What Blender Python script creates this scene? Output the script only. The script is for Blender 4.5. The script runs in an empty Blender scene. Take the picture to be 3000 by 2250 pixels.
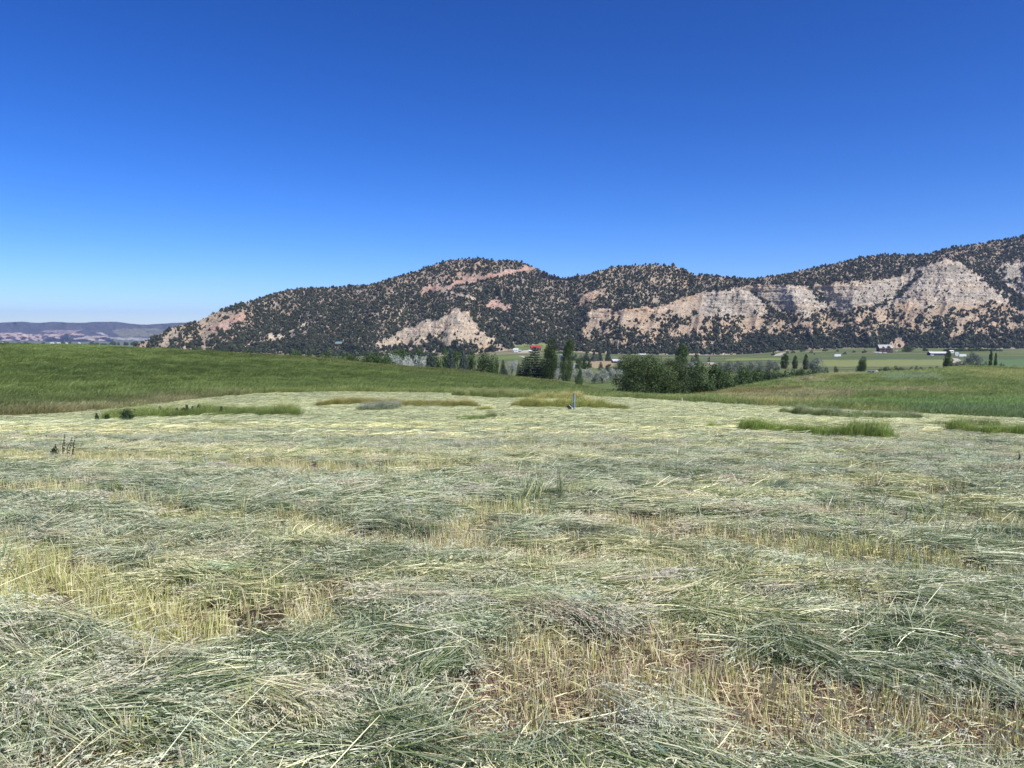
import bpy, bmesh, math, random
import numpy as np

# ------------------------------------------------------------------ camera, light, exposure
SC = bpy.context.scene
COL = SC.collection
F, HOR, H = 2200.0, 985.0, 1.65
PITCH = math.atan((1125.0 - HOR) / F)
SP, CP = math.sin(PITCH), math.cos(PITCH)
camd = bpy.data.cameras.new("camera"); cam = bpy.data.objects.new("camera", camd); COL.objects.link(cam)
cam.location = (0, 0, H); cam.rotation_euler = (math.radians(90) - PITCH, 0, 0)
camd.sensor_fit = 'HORIZONTAL'; camd.sensor_width = 36.0; camd.lens = 36.0 * F / 3000.0
camd.clip_start = 0.1; camd.clip_end = 60000
SC.camera = cam

SUN_EL, SUN_DIR = 52.0, (0.72, -0.69)          # elevation, horizontal direction towards the sun
world = bpy.data.worlds.new("World"); SC.world = world; world.use_nodes = True
wn = world.node_tree; bg = wn.nodes['Background']
sky = wn.nodes.new('ShaderNodeTexSky'); sky.sky_type = 'NISHITA'; sky.sun_disc = False
sky.sun_elevation = math.radians(SUN_EL)
sky.sun_rotation = math.atan2(SUN_DIR[0], SUN_DIR[1])
sky.altitude = 2000; sky.air_density = 1.0; sky.dust_density = 0.25; sky.ozone_density = 3.0
gam = wn.nodes.new('ShaderNodeGamma'); gam.inputs[1].default_value = 1.38
hsv = wn.nodes.new('ShaderNodeHueSaturation'); hsv.inputs['Saturation'].default_value = 1.34
wn.links.new(sky.outputs[0], hsv.inputs['Color']); wn.links.new(hsv.outputs[0], gam.inputs[0])
tnt = wn.nodes.new('ShaderNodeVectorMath'); tnt.operation = 'MULTIPLY'; tnt.inputs[1].default_value = (.95, .90, 1.10)
wn.links.new(gam.outputs[0], tnt.inputs[0]); wn.links.new(tnt.outputs[0], bg.inputs[0]); bg.inputs[1].default_value = 0.066
sund = bpy.data.lights.new("sun", 'SUN'); sun = bpy.data.objects.new("sun", sund); COL.objects.link(sun)
sund.energy = 5.0; sund.angle = math.radians(0.53); sund.color = (1.0, 0.95, 0.87)
ce = math.cos(math.radians(SUN_EL))
from mathutils import Vector
sv = Vector((SUN_DIR[0] * ce, SUN_DIR[1] * ce, math.sin(math.radians(SUN_EL))))
sun.rotation_euler = sv.to_track_quat('Z', 'Y').to_euler(); sun.location = (30, -30, 60)
SC.view_settings.view_transform = 'Standard'; SC.view_settings.look = 'None'
SC.view_settings.exposure = 0.25; SC.view_settings.gamma = 1.0; SC.view_settings.use_curve_mapping = False

rng = np.random.default_rng(7); random.seed(7)

# ------------------------------------------------------------------ maths helpers
def tan_down(py):
    v = (1125.0 - np.asarray(py, float)) / F
    return (SP - v * CP) / (CP + v * SP)
def a_of(px, py=1130.0):
    v = (1125.0 - np.asarray(py, float)) / F
    return ((np.asarray(px, float) - 1500.0) / F) / (CP + v * SP)
def project(X, Y, Z):
    d = Z - H; dep = Y * CP - d * SP; up = Y * SP + d * CP
    return 1500.0 + F * X / dep, 1125.0 - F * up / dep
def at(px, py, D):
    return Vector((float(a_of(px, py)) * D, D, H - D * float(tan_down(py))))

def _hash(ix, iy, s):
    h = (ix.astype(np.int64) * 374761393 + iy.astype(np.int64) * 668265263 + s * 1274126177) & 0x7fffffff
    h = ((h ^ (h >> 13)) * 1103515245) & 0x7fffffff
    h = ((h ^ (h >> 11)) * 12345701) & 0x7fffffff
    return (h & 0xffffff) / float(0xffffff)
def vnoise(x, y, s=0):
    x = np.asarray(x, float); y = np.asarray(y, float)
    ix, iy = np.floor(x), np.floor(y); fx, fy = x - ix, y - iy
    fx = fx * fx * fx * (fx * (fx * 6 - 15) + 10); fy = fy * fy * fy * (fy * (fy * 6 - 15) + 10)
    ix = ix.astype(np.int64); iy = iy.astype(np.int64)
    a, b = _hash(ix, iy, s), _hash(ix + 1, iy, s); c, d = _hash(ix, iy + 1, s), _hash(ix + 1, iy + 1, s)
    return (a + (b - a) * fx) * (1 - fy) + (c + (d - c) * fx) * fy
def fbm(x, y, o=4, s=0, g=0.5):
    t = 0; amp = 1.0; n = 0
    for i in range(o):
        t = t + amp * (vnoise(x * 2 ** i + 17.3 * i, y * 2 ** i - 9.1 * i, s + i) * 2 - 1); n += amp; amp *= g
        x, y = .80 * x - .60 * y, .60 * x + .80 * y
    return t / n
def ridged(x, y, o=4, s=0):
    t = 0; amp = 1.0; n = 0
    for i in range(o):
        wx_ = x * 2 ** i + .35 * vnoise(x * 2 ** i * 1.7 + 9, y * 2 ** i * 1.7, s + 40 + i)
        t = t + amp * (1 - 2 * np.abs(vnoise(wx_ + 5.7 * i, y * 2 ** i + 3.3 * i, s + i) * 2 - 1)); n += amp; amp *= 0.5
        x, y = .85 * x - .53 * y, .53 * x + .85 * y
    return t / n
def sstep(a, b, x):
    t = np.clip((x - a) / (b - a), 0, 1); return t * t * (3 - 2 * t)
def inpoly(px, py, P):
    r = np.zeros(np.shape(px), bool); n = len(P); j = n - 1
    for i in range(n):
        xi, yi = P[i]; xj, yj = P[j]
        if yi != yj:
            c = ((yi > py) != (yj > py)) & (px < (xj - xi) * (py - yi) / (yj - yi) + xi); r ^= c
        j = i
    return r
def linedist(px, py, P, ysc=1.0):
    d = np.full(np.shape(px), 1e9)
    for (x0, y0), (x1, y1) in zip(P[:-1], P[1:]):
        y0 *= ysc; y1 *= ysc; q = py * ysc
        dx, dy = x1 - x0, y1 - y0; L = dx * dx + dy * dy
        t = np.clip(((px - x0) * dx + (q - y0) * dy) / L, 0, 1)
        d = np.minimum(d, np.hypot(px - x0 - t * dx, q - y0 - t * dy))
    return d

# ------------------------------------------------------------------ materials
def mat(name):
    m = bpy.data.materials.new(name); m.use_nodes = True
    return m, m.node_tree, m.node_tree.nodes['Principled BSDF']
def nd(nt, t, **k):
    n = nt.nodes.new(t)
    for a, b in k.items(): setattr(n, a, b)
    return n
def noise_node(nt, scale, detail=4, vec=None, stretch=None, rough=0.55):
    n = nd(nt, 'ShaderNodeTexNoise'); n.inputs['Scale'].default_value = scale
    n.inputs['Detail'].default_value = detail; n.inputs['Roughness'].default_value = rough
    tc = nd(nt, 'ShaderNodeTexCoord'); src = tc.outputs['Object']
    if stretch:
        mp = nd(nt, 'ShaderNodeMapping'); mp.inputs['Scale'].default_value = stretch
        nt.links.new(src, mp.inputs[0]); src = mp.outputs[0]
    nt.links.new(src, n.inputs['Vector']); return n
def mul_range(nt, col_out, fac_out, lo, hi):
    mr = nd(nt, 'ShaderNodeMapRange'); mr.inputs['From Min'].default_value = 0.3; mr.inputs['From Max'].default_value = 0.7
    mr.inputs['To Min'].default_value = lo; mr.inputs['To Max'].default_value = hi
    nt.links.new(fac_out, mr.inputs[0])
    vm = nd(nt, 'ShaderNodeVectorMath', operation='SCALE')
    nt.links.new(col_out, vm.inputs[0]); nt.links.new(mr.outputs[0], vm.inputs['Scale']); return vm.outputs[0]
def plain(name, col, rough=0.7, var=0.25, scale=3.0, metal=0.0):
    m, nt, b = mat(name); rgb = nd(nt, 'ShaderNodeRGB'); rgb.outputs[0].default_value = (*col, 1)
    n = noise_node(nt, scale, 3); o = mul_range(nt, rgb.outputs[0], n.outputs['Fac'], 1 - var, 1 + var)
    nt.links.new(o, b.inputs['Base Color']); b.inputs['Roughness'].default_value = rough
    b.inputs['Metallic'].default_value = metal
    return m
def attr_ground(name, scales, bump=0.3, bdist=0.1, stretch=None, rough=0.9):
    m, nt, b = mat(name); at_ = nd(nt, 'ShaderNodeAttribute', attribute_name='col'); o = at_.outputs['Color']
    last = None
    for sc, lo, hi in scales:
        n = noise_node(nt, sc, 5, stretch=stretch); o = mul_range(nt, o, n.outputs['Fac'], lo, hi); last = n
    nt.links.new(o, b.inputs['Base Color']); b.inputs['Roughness'].default_value = rough
    b.inputs['Specular IOR Level'].default_value = 0.1
    bp = nd(nt, 'ShaderNodeBump'); bp.inputs['Strength'].default_value = bump; bp.inputs['Distance'].default_value = bdist
    nt.links.new(last.outputs['Fac'], bp.inputs['Height']); nt.links.new(bp.outputs[0], b.inputs['Normal'])
    return m
def blade_mat(name, transl=0.22, rough=0.45, spec=0.35):
    """blade colour = the template's own colour x the tint carried by each instance"""
    m, nt, b = mat(name)
    c = nd(nt, 'ShaderNodeAttribute', attribute_name='col')
    t = nd(nt, 'ShaderNodeAttribute', attribute_name='tint'); t.attribute_type = 'INSTANCER'
    mx = nd(nt, 'ShaderNodeVectorMath', operation='MULTIPLY')
    nt.links.new(c.outputs['Color'], mx.inputs[0]); nt.links.new(t.outputs['Vector'], mx.inputs[1])
    nt.links.new(mx.outputs[0], b.inputs['Base Color'])
    b.inputs['Roughness'].default_value = rough; b.inputs['Specular IOR Level'].default_value = spec
    tr = nd(nt, 'ShaderNodeBsdfTranslucent'); nt.links.new(mx.outputs[0], tr.inputs[0])
    ms = nd(nt, 'ShaderNodeMixShader'); ms.inputs[0].default_value = transl
    out = nt.nodes['Material Output']
    nt.links.new(b.outputs[0], ms.inputs[1]); nt.links.new(tr.outputs[0], ms.inputs[2]); nt.links.new(ms.outputs[0], out.inputs[0])
    return m
def leaf_mat(name, c1, c2, transl=0.2, rough=0.55, vary=.2):
    m, nt, b = mat(name)
    r = nd(nt, 'ShaderNodeAttribute', attribute_name='rnd')
    oi = nd(nt, 'ShaderNodeObjectInfo')
    mx = nd(nt, 'ShaderNodeMix', data_type='RGBA'); mx.inputs['A'].default_value = (*c1, 1); mx.inputs['B'].default_value = (*c2, 1)
    nt.links.new(r.outputs['Fac'], mx.inputs['Factor'])
    mr = nd(nt, 'ShaderNodeMapRange'); mr.inputs['To Min'].default_value = 1 - vary; mr.inputs['To Max'].default_value = 1 + vary
    nt.links.new(oi.outputs['Random'], mr.inputs[0])
    vm = nd(nt, 'ShaderNodeVectorMath', operation='SCALE'); nt.links.new(mx.outputs['Result'], vm.inputs[0]); nt.links.new(mr.outputs[0], vm.inputs['Scale'])
    nt.links.new(vm.outputs[0], b.inputs['Base Color']); b.inputs['Roughness'].default_value = rough
    b.inputs['Specular IOR Level'].default_value = 0.25
    tr = nd(nt, 'ShaderNodeBsdfTranslucent'); nt.links.new(vm.outputs[0], tr.inputs[0])
    ms = nd(nt, 'ShaderNodeMixShader'); ms.inputs[0].default_value = transl
    nt.links.new(b.outputs[0], ms.inputs[1]); nt.links.new(tr.outputs[0], ms.inputs[2])
    nt.links.new(ms.outputs[0], nt.nodes['Material Output'].inputs[0])
    return m

# ------------------------------------------------------------------ object helpers
def tag(o, label=None, cat=None, group=None, kind=None):
    if label: o['label'] = label
    if cat: o['category'] = cat
    if group: o['group'] = group
    if kind: o['kind'] = kind
    return o
def link(name, data, parent=None, m=None):
    o = bpy.data.objects.new(name, data); COL.objects.link(o)
    if m is not None and not data.materials: data.materials.append(m)
    if parent: o.parent = parent
    return o
def empty(name, loc, rz=0.0, scale=(1, 1, 1)):
    o = bpy.data.objects.new(name, None); COL.objects.link(o)
    o.empty_display_size = 0.3; o.location = loc; o.rotation_euler = (0, 0, rz); o.scale = scale
    return o
def np_mesh(name, V, faces, col=None, smooth=False, rnd=None):
    """V (n,3); faces (m,k) equal-sized polygons"""
    me = bpy.data.meshes.new(name); V = np.asarray(V, np.float32); faces = np.asarray(faces, np.int32)
    m, k = faces.shape
    me.vertices.add(len(V)); me.vertices.foreach_set('co', V.ravel())
    me.loops.add(m * k); me.loops.foreach_set('vertex_index', faces.ravel())
    me.polygons.add(m); me.polygons.foreach_set('loop_start', np.arange(0, m * k, k, dtype=np.int32))
    me.update(calc_edges=True)
    if smooth: me.polygons.foreach_set('use_smooth', np.ones(m, bool))
    if col is not None:
        a = me.attributes.new('col', 'FLOAT_COLOR', 'POINT')
        c = np.ones((len(V), 4), np.float32); c[:, :3] = col; a.data.foreach_set('color', c.ravel())
    if rnd is not None:
        a = me.attributes.new('rnd', 'FLOAT', 'FACE'); a.data.foreach_set('value', np.asarray(rnd, np.float32))
    return me
def grid_faces(nr, nc):
    i = np.arange(nr - 1)[:, None] * nc + np.arange(nc - 1)[None, :]
    return np.stack([i, i + 1, i + 1 + nc, i + nc], -1).reshape(-1, 4)

def make_scatter(name, pts, rot, scl, tint, idx, templates, m=None):
    """one object whose geometry nodes place shared template meshes on the given points"""
    n = len(pts)
    me = bpy.data.meshes.new(name); me.vertices.add(n); me.vertices.foreach_set('co', np.asarray(pts, np.float32).ravel())
    for nm, ty, arr, key in (('rot', 'FLOAT_VECTOR', rot, 'vector'), ('scl', 'FLOAT_VECTOR', scl, 'vector'),
                             ('tint', 'FLOAT_VECTOR', tint, 'vector')):
        a = me.attributes.new(nm, ty, 'POINT'); a.data.foreach_set(key, np.asarray(arr, np.float32).ravel())
    a = me.attributes.new('pick', 'INT', 'POINT'); a.data.foreach_set('value', np.asarray(idx, np.int32))
    o = link(name, me)
    tc = bpy.data.collections.new(name + '_kinds')
    for t in templates: tc.objects.link(t)
    g = bpy.data.node_groups.new(name + '_nodes', 'GeometryNodeTree')
    g.interface.new_socket('Geometry', in_out='INPUT', socket_type='NodeSocketGeometry')
    g.interface.new_socket('Geometry', in_out='OUTPUT', socket_type='NodeSocketGeometry')
    gi = g.nodes.new('NodeGroupInput'); go = g.nodes.new('NodeGroupOutput')
    ip = g.nodes.new('GeometryNodeInstanceOnPoints'); ci = g.nodes.new('GeometryNodeCollectionInfo')
    ci.inputs['Collection'].default_value = tc; ci.inputs['Separate Children'].default_value = True; ci.inputs['Reset Children'].default_value = True
    def na(nm, ty):
        q = g.nodes.new('GeometryNodeInputNamedAttribute'); q.data_type = ty; q.inputs['Name'].default_value = nm; return q.outputs['Attribute']
    e = g.nodes.new('FunctionNodeEulerToRotation')
    L = g.links.new
    L(gi.outputs[0], ip.inputs['Points']); L(ci.outputs[0], ip.inputs['Instance'])
    ip.inputs['Pick Instance'].default_value = True; L(na('pick', 'INT'), ip.inputs['Instance Index'])
    L(na('rot', 'FLOAT_VECTOR'), e.inputs[0]); L(e.outputs[0], ip.inputs['Rotation']); L(na('scl', 'FLOAT_VECTOR'), ip.inputs['Scale'])
    L(ip.outputs[0], go.inputs[0])
    md = o.modifiers.new('scatter', 'NODES'); md.node_group = g
    o['kind'] = 'stuff'
    return o
def template(name, me, m):
    o = bpy.data.objects.new(name, me); me.materials.append(m); return o

# ------------------------------------------------------------------ terrain profile
# where each line of the land lies: (photo column, photo row, distance in metres)
EDGE = [(-900, 1250, 52), (0, 1221, 62), (200, 1211, 66), (340, 1198, 70), (452, 1187, 75), (588, 1168, 81), (768, 1153, 88), (1000, 1149, 94),
        (1300, 1153, 95), (1500, 1160, 93), (1700, 1162, 90), (1900, 1173, 85), (2000, 1179, 82), (2250, 1192, 75), (2500, 1204, 69),
        (2750, 1216, 64), (3000, 1229, 60), (3900, 1270, 50)]
CREST = [(-900, 1000, 200), (0, 1009, 190), (282, 1014, 190), (400, 1020, 186), (500, 1027, 185), (700, 1037, 180), (850, 1045, 178), (1000, 1062, 175),
         (1200, 1080, 170), (1400, 1095, 165), (1508, 1107, 158), (1603, 1120, 150), (1694, 1136, 140), (1760, 1150, 125), (1818, 1160, 112),
         (1900, 1171, 104), (2020, 1169, 106), (2100, 1152, 118), (2200, 1128, 130), (2330, 1113, 140), (2450, 1098, 148), (2550, 1093, 152),
         (2700, 1089, 155), (2780, 1081, 155), (2850, 1079, 155), (3000, 1082, 155), (3900, 1082, 155)]
BASE = [(-900, 1033), (405, 1030), (600, 1031), (800, 1036), (1000, 1044), (1200, 1046), (1400, 1040), (1460, 1028), (1500, 1022), (1700, 1032), (1800, 1039),
        (1900, 1039), (2200, 1039), (2300, 1026), (2500, 1019), (2700, 1020), (3000, 1022), (3900, 1022)]
def tab(T, c, x): return np.interp(x, [t[0] for t in T], [t[c] for t in T])
AN = 720; AV = np.linspace(-1.35, 1.35, AN); PXA = 1500 + F * AV * (CP)
DV = np.concatenate([np.exp(np.arange(math.log(0.9), math.log(110), 0.0135)), np.exp(np.arange(math.log(110.5), math.log(14000), 0.021))])
def smooth1(v, k=9):
    kk = np.ones(k) / k; return np.convolve(np.pad(v, k // 2, mode='edge'), kk, 'valid')
_eD, _eP = smooth1(tab(EDGE, 2, PXA)), smooth1(tab(EDGE, 1, PXA))
_cD, _cP = smooth1(tab(CREST, 2, PXA)), smooth1(tab(CREST, 1, PXA))
_bP = smooth1(tab(BASE, 1, PXA), 21)
zE = H - _eD * tan_down(_eP); zC = H - _cD * tan_down(_cP)
z14 = H - 1400 * tan_down(_bP)
one = np.ones(AN)
KD = [0 * one, 12 * one, 30 * one, _eD, _eD + (_cD - _eD) * 0.3, _eD + (_cD - _eD) * 0.7, _cD, _cD + 14, np.maximum(_cD + 32, 205), 260 * one, 340 * one, 500 * one, 800 * one, 1150 * one, 1400 * one, 1560 * one, 3000 * one, 6000 * one, 14000 * one]
hillbow = np.clip((_cD - _eD) / 100, 0.1, 1) * 1.2
zl200 = np.minimum(zC - 1.5, -13.3)
KZ = [0 * one, -0.80 * one, -2.1 + 0 * one + 0.08 * (zE + 5), zE, zE + (zC - zE) * 0.20 - hillbow * .4, zE + (zC - zE) * 0.66, zC, zC - 1.0, zl200, np.minimum(zl200 - .5, -14.1), -15.1 * one, -18.8 * one,
      (-23.8 * one + (z14 + 30) * .35), -27.5 + (z14 + 30) * .8, z14, z14 - 3, -35.0 * one, -47.0 * one, -95.0 * one]
KD = np.array(KD).T; KZ = np.array(KZ).T
def hermite(kx, ky, x):
    d = np.diff(ky) / np.diff(kx); m = np.zeros_like(ky); m[0], m[-1] = d[0], d[-1]
    for i in range(1, len(ky) - 1):
        if d[i - 1] * d[i] > 0:
            w1 = 2 * (kx[i + 1] - kx[i]) + (kx[i] - kx[i - 1]); w2 = (kx[i + 1] - kx[i]) + 2 * (kx[i] - kx[i - 1])
            m[i] = (w1 + w2) / (w1 / d[i - 1] + w2 / d[i])
    j = np.clip(np.searchsorted(kx, x) - 1, 0, len(kx) - 2); h = kx[j + 1] - kx[j]; t = (x - kx[j]) / h
    return (ky[j] * (2 * t ** 3 - 3 * t * t + 1) + h * m[j] * (t ** 3 - 2 * t * t + t) + ky[j + 1] * (-2 * t ** 3 + 3 * t * t) + h * m[j + 1] * (t ** 3 - t * t))
ZT = np.stack([hermite(KD[i], KZ[i], DV) for i in range(AN)], 0)     # [a, D]
LDV = np.log(DV)
def base_z(X, Y):
    Y = np.maximum(np.asarray(Y, float), 0.9); a = np.clip(np.asarray(X, float) / Y, -1.34, 1.34)
    fa = (a + 1.35) / 2.7 * (AN - 1); ia = np.clip(fa.astype(int), 0, AN - 2); fa = fa - ia
    ld = np.log(Y); j = np.clip(np.searchsorted(LDV, ld) - 1, 0, len(LDV) - 2); fd = np.clip((ld - LDV[j]) / (LDV[j + 1] - LDV[j]), 0, 1)
    return (ZT[ia, j] * (1 - fa) + ZT[ia + 1, j] * fa) * (1 - fd) + (ZT[ia, j + 1] * (1 - fa) + ZT[ia + 1, j + 1] * fa) * fd
def edgeD(X, Y):
    a = np.clip(np.asarray(X, float) / np.maximum(Y, .9), -1.34, 1.34); return np.interp(a, AV, _eD)
def crestD(X, Y):
    a = np.clip(np.asarray(X, float) / np.maximum(Y, .9), -1.34, 1.34); return np.interp(a, AV, _cD)

# stubble strips between the swaths, as lines in the photograph: (points, half width in rows)
STRIPS = [([(330, 1468), (560, 1520), (800, 1545), (1000, 1575), (1250, 1600), (1400, 1600)], 13), ([(1330, 1484), (1560, 1520), (1800, 1535), (2000, 1568), (2200, 1585)], 16),
          ([(1250, 1590), (1650, 1640), (1850, 1665), (2000, 1690)], 17), ([(2200, 1585), (2400, 1618), (2600, 1635), (2850, 1685), (3100, 1730)], 17),
          ([(2040, 1672), (2160, 1690)], 22), ([(2400, 1760), (2650, 1790), (2750, 1812), (2920, 1840)], 20),
          ([(-100, 1335), (250, 1352), (450, 1352), (560, 1362)], 9), ([(600, 1368), (900, 1392), (1150, 1375), (1340, 1378), (1560, 1388)], 6),
          ([(2450, 1375), (2600, 1385)], 5), ([(2400, 1500), (2700, 1530), (3100, 1560)], 10), ([(2280, 1420), (2600, 1440), (2900, 1455)], 5),
          ([(-50, 1440), (150, 1440), (260, 1455)], 14), ([(700, 1365), (1000, 1380), (1300, 1372)], 4), ([(1800, 1460), (1880, 1465)], 7),
          ([(1000, 1340), (1300, 1350)], 3), ([(2350, 1870), (2500, 1885)], 5), ([(1500, 1310), (1900, 1322)], 3)]
PATCHES = [[(-60, 1575), (60, 1585), (190, 1620), (330, 1680), (470, 1730), (640, 1800), (660, 1900), (570, 1950), (430, 1935), (320, 1900), (200, 1850), (-60, 1800)],
           [(780, 1760), (860, 1740), (960, 1770), (1000, 1830), (930, 1860), (800, 1830)],
           [(1430, 1880), (1470, 1850), (1640, 1845), (1850, 1860), (2020, 1880), (2200, 1900), (2210, 2000), (2080, 2090), (1900, 2110), (1600, 2120), (1480, 2170), (1330, 2140), (1280, 2040), (1420, 2000)],
           [(2150, 2010), (2300, 1990), (2560, 2020), (2700, 2080), (2850, 2110), (3100, 2150), (3100, 2300), (2060, 2300), (2000, 2180), (2030, 2090)],
           [(1300, 1530), (1420, 1545), (1400, 1580), (1280, 1560)]]
def stubble(X, Y, px, py):
    o = np.minimum(.055 * F / np.maximum(Y, 1.5), 62)
    return np.maximum(np.maximum(stub0(X, Y, px, py), stub0(X, Y, px, py - o * .5)), stub0(X, Y, px, py - o))
def stub0(X, Y, px, py):
    jx = fbm(X * 1.7, Y * 1.7, 3, 41); jy = fbm(X * 1.7 + 31, Y * 1.7, 3, 57)
    sc = 45.0 * sstep(1300, 1700, py) + 6
    qx = px + jx * sc * 2.2; qy = py + jy * sc * .8
    s = np.zeros(np.shape(px))
    for P, w in STRIPS:
        d = linedist(qx, qy, P); s = np.maximum(s, 1 - sstep(w * .65, w * 1.25, d))
    for P in PATCHES: s = np.maximum(s, inpoly(qx, qy, P) * 1.0)
    return s
SW = math.radians(-27)
def swath_uv(X, Y):
    return X * math.cos(SW) + Y * math.sin(SW), -X * math.sin(SW) + Y * math.cos(SW)
def relief(X, Y, s):
    u, v = swath_uv(X, Y)
    r = 0.05 * (1 - s) + 0.050 * fbm(u * .6, v * 1.7, 3, 5) * (1 - s * .7) + 0.035 * fbm(u * 2.6, v * 4.5, 3, 9) * (1 - s)
    return r
def ground_z(X, Y, with_relief=True):
    X = np.asarray(X, float); Y = np.asarray(Y, float); z = base_z(X, Y)
    if with_relief:
        px, py = project(X, np.maximum(Y, 1.5), z); s = stubble(X, Y, px, py); eD = edgeD(X, Y)
        w = 1 - sstep(eD - 3, eD + 1, Y)
        z = z + relief(X, Y, s) * w
        m = sstep(eD, eD + 6, Y) * (1 - sstep(350, 500, Y)); z = z + m * 0.35 * fbm(X * .05, Y * .05, 3, 77)
    return z
def hit(px, py, d0, d1, n=1500):
    """the ground point seen at this photo position, between two distances"""
    D = np.exp(np.linspace(math.log(d0), math.log(d1), n)); a = float(a_of(px, py)); z = base_z(a * D, D)
    q = project(a * D, D, z)[1]; k = np.where(q <= py)[0]
    k = k[0] if len(k) else int(np.argmin(np.abs(q - py)))
    return float(a * D[k]), float(D[k]), float(z[k])

# ------------------------------------------------------------------ colours of the land
def C(*v): return np.array(v, float)
G_DEEP, G_MID, G_LIGHT, G_YEL, G_TAN, G_BLUE = C(.088, .124, .032), C(.122, .162, .043), C(.172, .216, .068), C(.26, .27, .085), C(.27, .245, .13), C(.10, .16, .085)
def land_color(X, Y, px, py):
    """base colour of the vegetation that covers each place"""
    X, Y, px, py = (np.asarray(v, float) for v in (X, Y, px, py))
    sh = np.shape(X); eD = edgeD(X, Y); cD = crestD(X, Y)
    n1 = fbm(X * .045, Y * .10, 4, 3); n2 = fbm(X * .16, Y * .5, 3, 13)
    col = np.zeros(sh + (3,)) + G_MID
    def blend(c, w): 
        nonlocal col
        w = np.clip(w, 0, 1)[..., None]; col = col * (1 - w) + c * w
    left = px < 1850; hill = (Y > eD) & (Y < cD + 25)
    # left hill
    blend(G_DEEP, hill * left * sstep(-.15, .35, n1 + .3 * n2)); blend(C(.12, .135, .04), hill * left * sstep(.25, .5, n2 - .3 * n1) * .4)
    blend(G_LIGHT, hill * left * sstep(.15, .5, -n1 + .4 * n2) * .45)
    blend(G_LIGHT, hill * left * inpoly(px, py, [(-900, 1010), (420, 1012), (250, 1023), (-900, 1021)]) * .8)
    blend(C(.10, .10, .03), hill * left * np.exp(-((Y - cD + 2) / 14) ** 2) * sstep(300, 900, px) * .6)
    # right hill: bands of tan and yellow in the green
    r = hill & ~left
    blend(G_LIGHT * .95, r * sstep(-.2, .3, n1)); blend(G_YEL, r * sstep(.05, .45, n2 + .2 * n1) * .5)
    wx = px + 60 * n2; wy = py + 7 * n1 + 5 * n2
    for P, c, w in (([(2200, 1157), (2350, 1146), (2600, 1143), (2800, 1140), (2800, 1150), (2500, 1156), (2420, 1185), (2200, 1188), (2100, 1172)], C(.27, .235, .125), .6),
                    ([(2000, 1168), (2160, 1130), (2260, 1140), (2400, 1143), (2150, 1168)], C(.16, .135, .05), .75),
                    ([(2240, 1130), (2400, 1106), (2480, 1096), (2550, 1093), (2560, 1098), (2420, 1112), (2330, 1120)], C(.33, .27, .18), .7),
                    ([(2580, 1102), (2750, 1098), (2760, 1116), (2600, 1120)], C(.17, .23, .13), .6),
                    ([(2780, 1080), (3100, 1080), (3100, 1105), (2860, 1106), (2850, 1092)], C(.27, .26, .09), .6),
                    ([(2400, 1170), (3100, 1176), (3100, 1200), (2400, 1192)], C(.11, .19, .05), .7),
                    ([(2660, 1195), (3100, 1200), (3100, 1240), (2660, 1222)], C(.105, .165, .065), .7),
                    ([(2200, 1186), (2460, 1184), (2460, 1192), (2200, 1194)], C(.32, .29, .11), .7)):
        blend(c, r * inpoly(wx, wy, P) * w)
    # rank grass along the edge of the cut
    fr = hill * np.exp(-np.clip(Y - eD - 1, 0, 99) / (2.0 + 2.5 * sstep(900, 100, px)))
    blend(G_TAN, fr * left * sstep(900, 500, px) * (.75 + .4 * n2)); blend(G_YEL * C(.8, .9, .9), fr * left * sstep(600, 1000, px) * .85)
    blend(C(.17, .14, .05), hill * left * sstep(260, 0, px) * np.exp(-np.clip(Y - eD, 0, 99) / 2.0) * .6)
    # lawns and meadows beyond
    lawn = Y > cD + 25
    nv = fbm(X * .012, Y * .02, 4, 23); blend(C(.115, .150, .050), lawn * 1.0); blend(C(.165, .185, .070), lawn * sstep(-.1, .4, nv) * .7)
    nb = fbm(X * .004 + 3, Y * .035, 3, 29); far = (Y > 420)
    blend(C(.17, .18, .085), far * sstep(0, .3, nb)); blend(C(.085, .11, .055), far * sstep(.1, .35, -nb) * .8)
    wy = py + 2 * fbm(px * .01, py * .1, 3, 90); wx = px
    for P, c in (([(1725, 1054), (1795, 1053), (1802, 1066), (1790, 1076), (1740, 1079), (1722, 1065)], C(.36, .28, .17)),
                 ([(2020, 1039), (2050, 1037), (2160, 1037), (2040, 1041)], C(.33, .27, .19)),
                 ([(1440, 1046), (1540, 1040), (1545, 1046), (1450, 1053)], C(.15, .22, .06)),
                 ([(1430, 1033), (1560, 1029), (1600, 1034), (1440, 1040)], C(.24, .22, .13)),
                 ([(2380, 1055), (2790, 1052), (2790, 1071), (2380, 1073)], C(.22, .25, .09)),
                 ([(2380, 1046), (3100, 1046), (3100, 1052), (2380, 1054)], C(.10, .14, .065)),
                 ([(2850, 1056), (3200, 1048), (3200, 1074), (2850, 1076)], C(.11, .18, .07)),
                 ([(2130, 1052), (2300, 1048), (2300, 1054), (2130, 1056)], C(.22, .26, .08))):
        blend(c, (Y > 230) * inpoly(wx, wy, P) * .9)
    vf = Y > 1500
    blend(C(.16, .19, .11), vf * .8)
    return col

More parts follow.
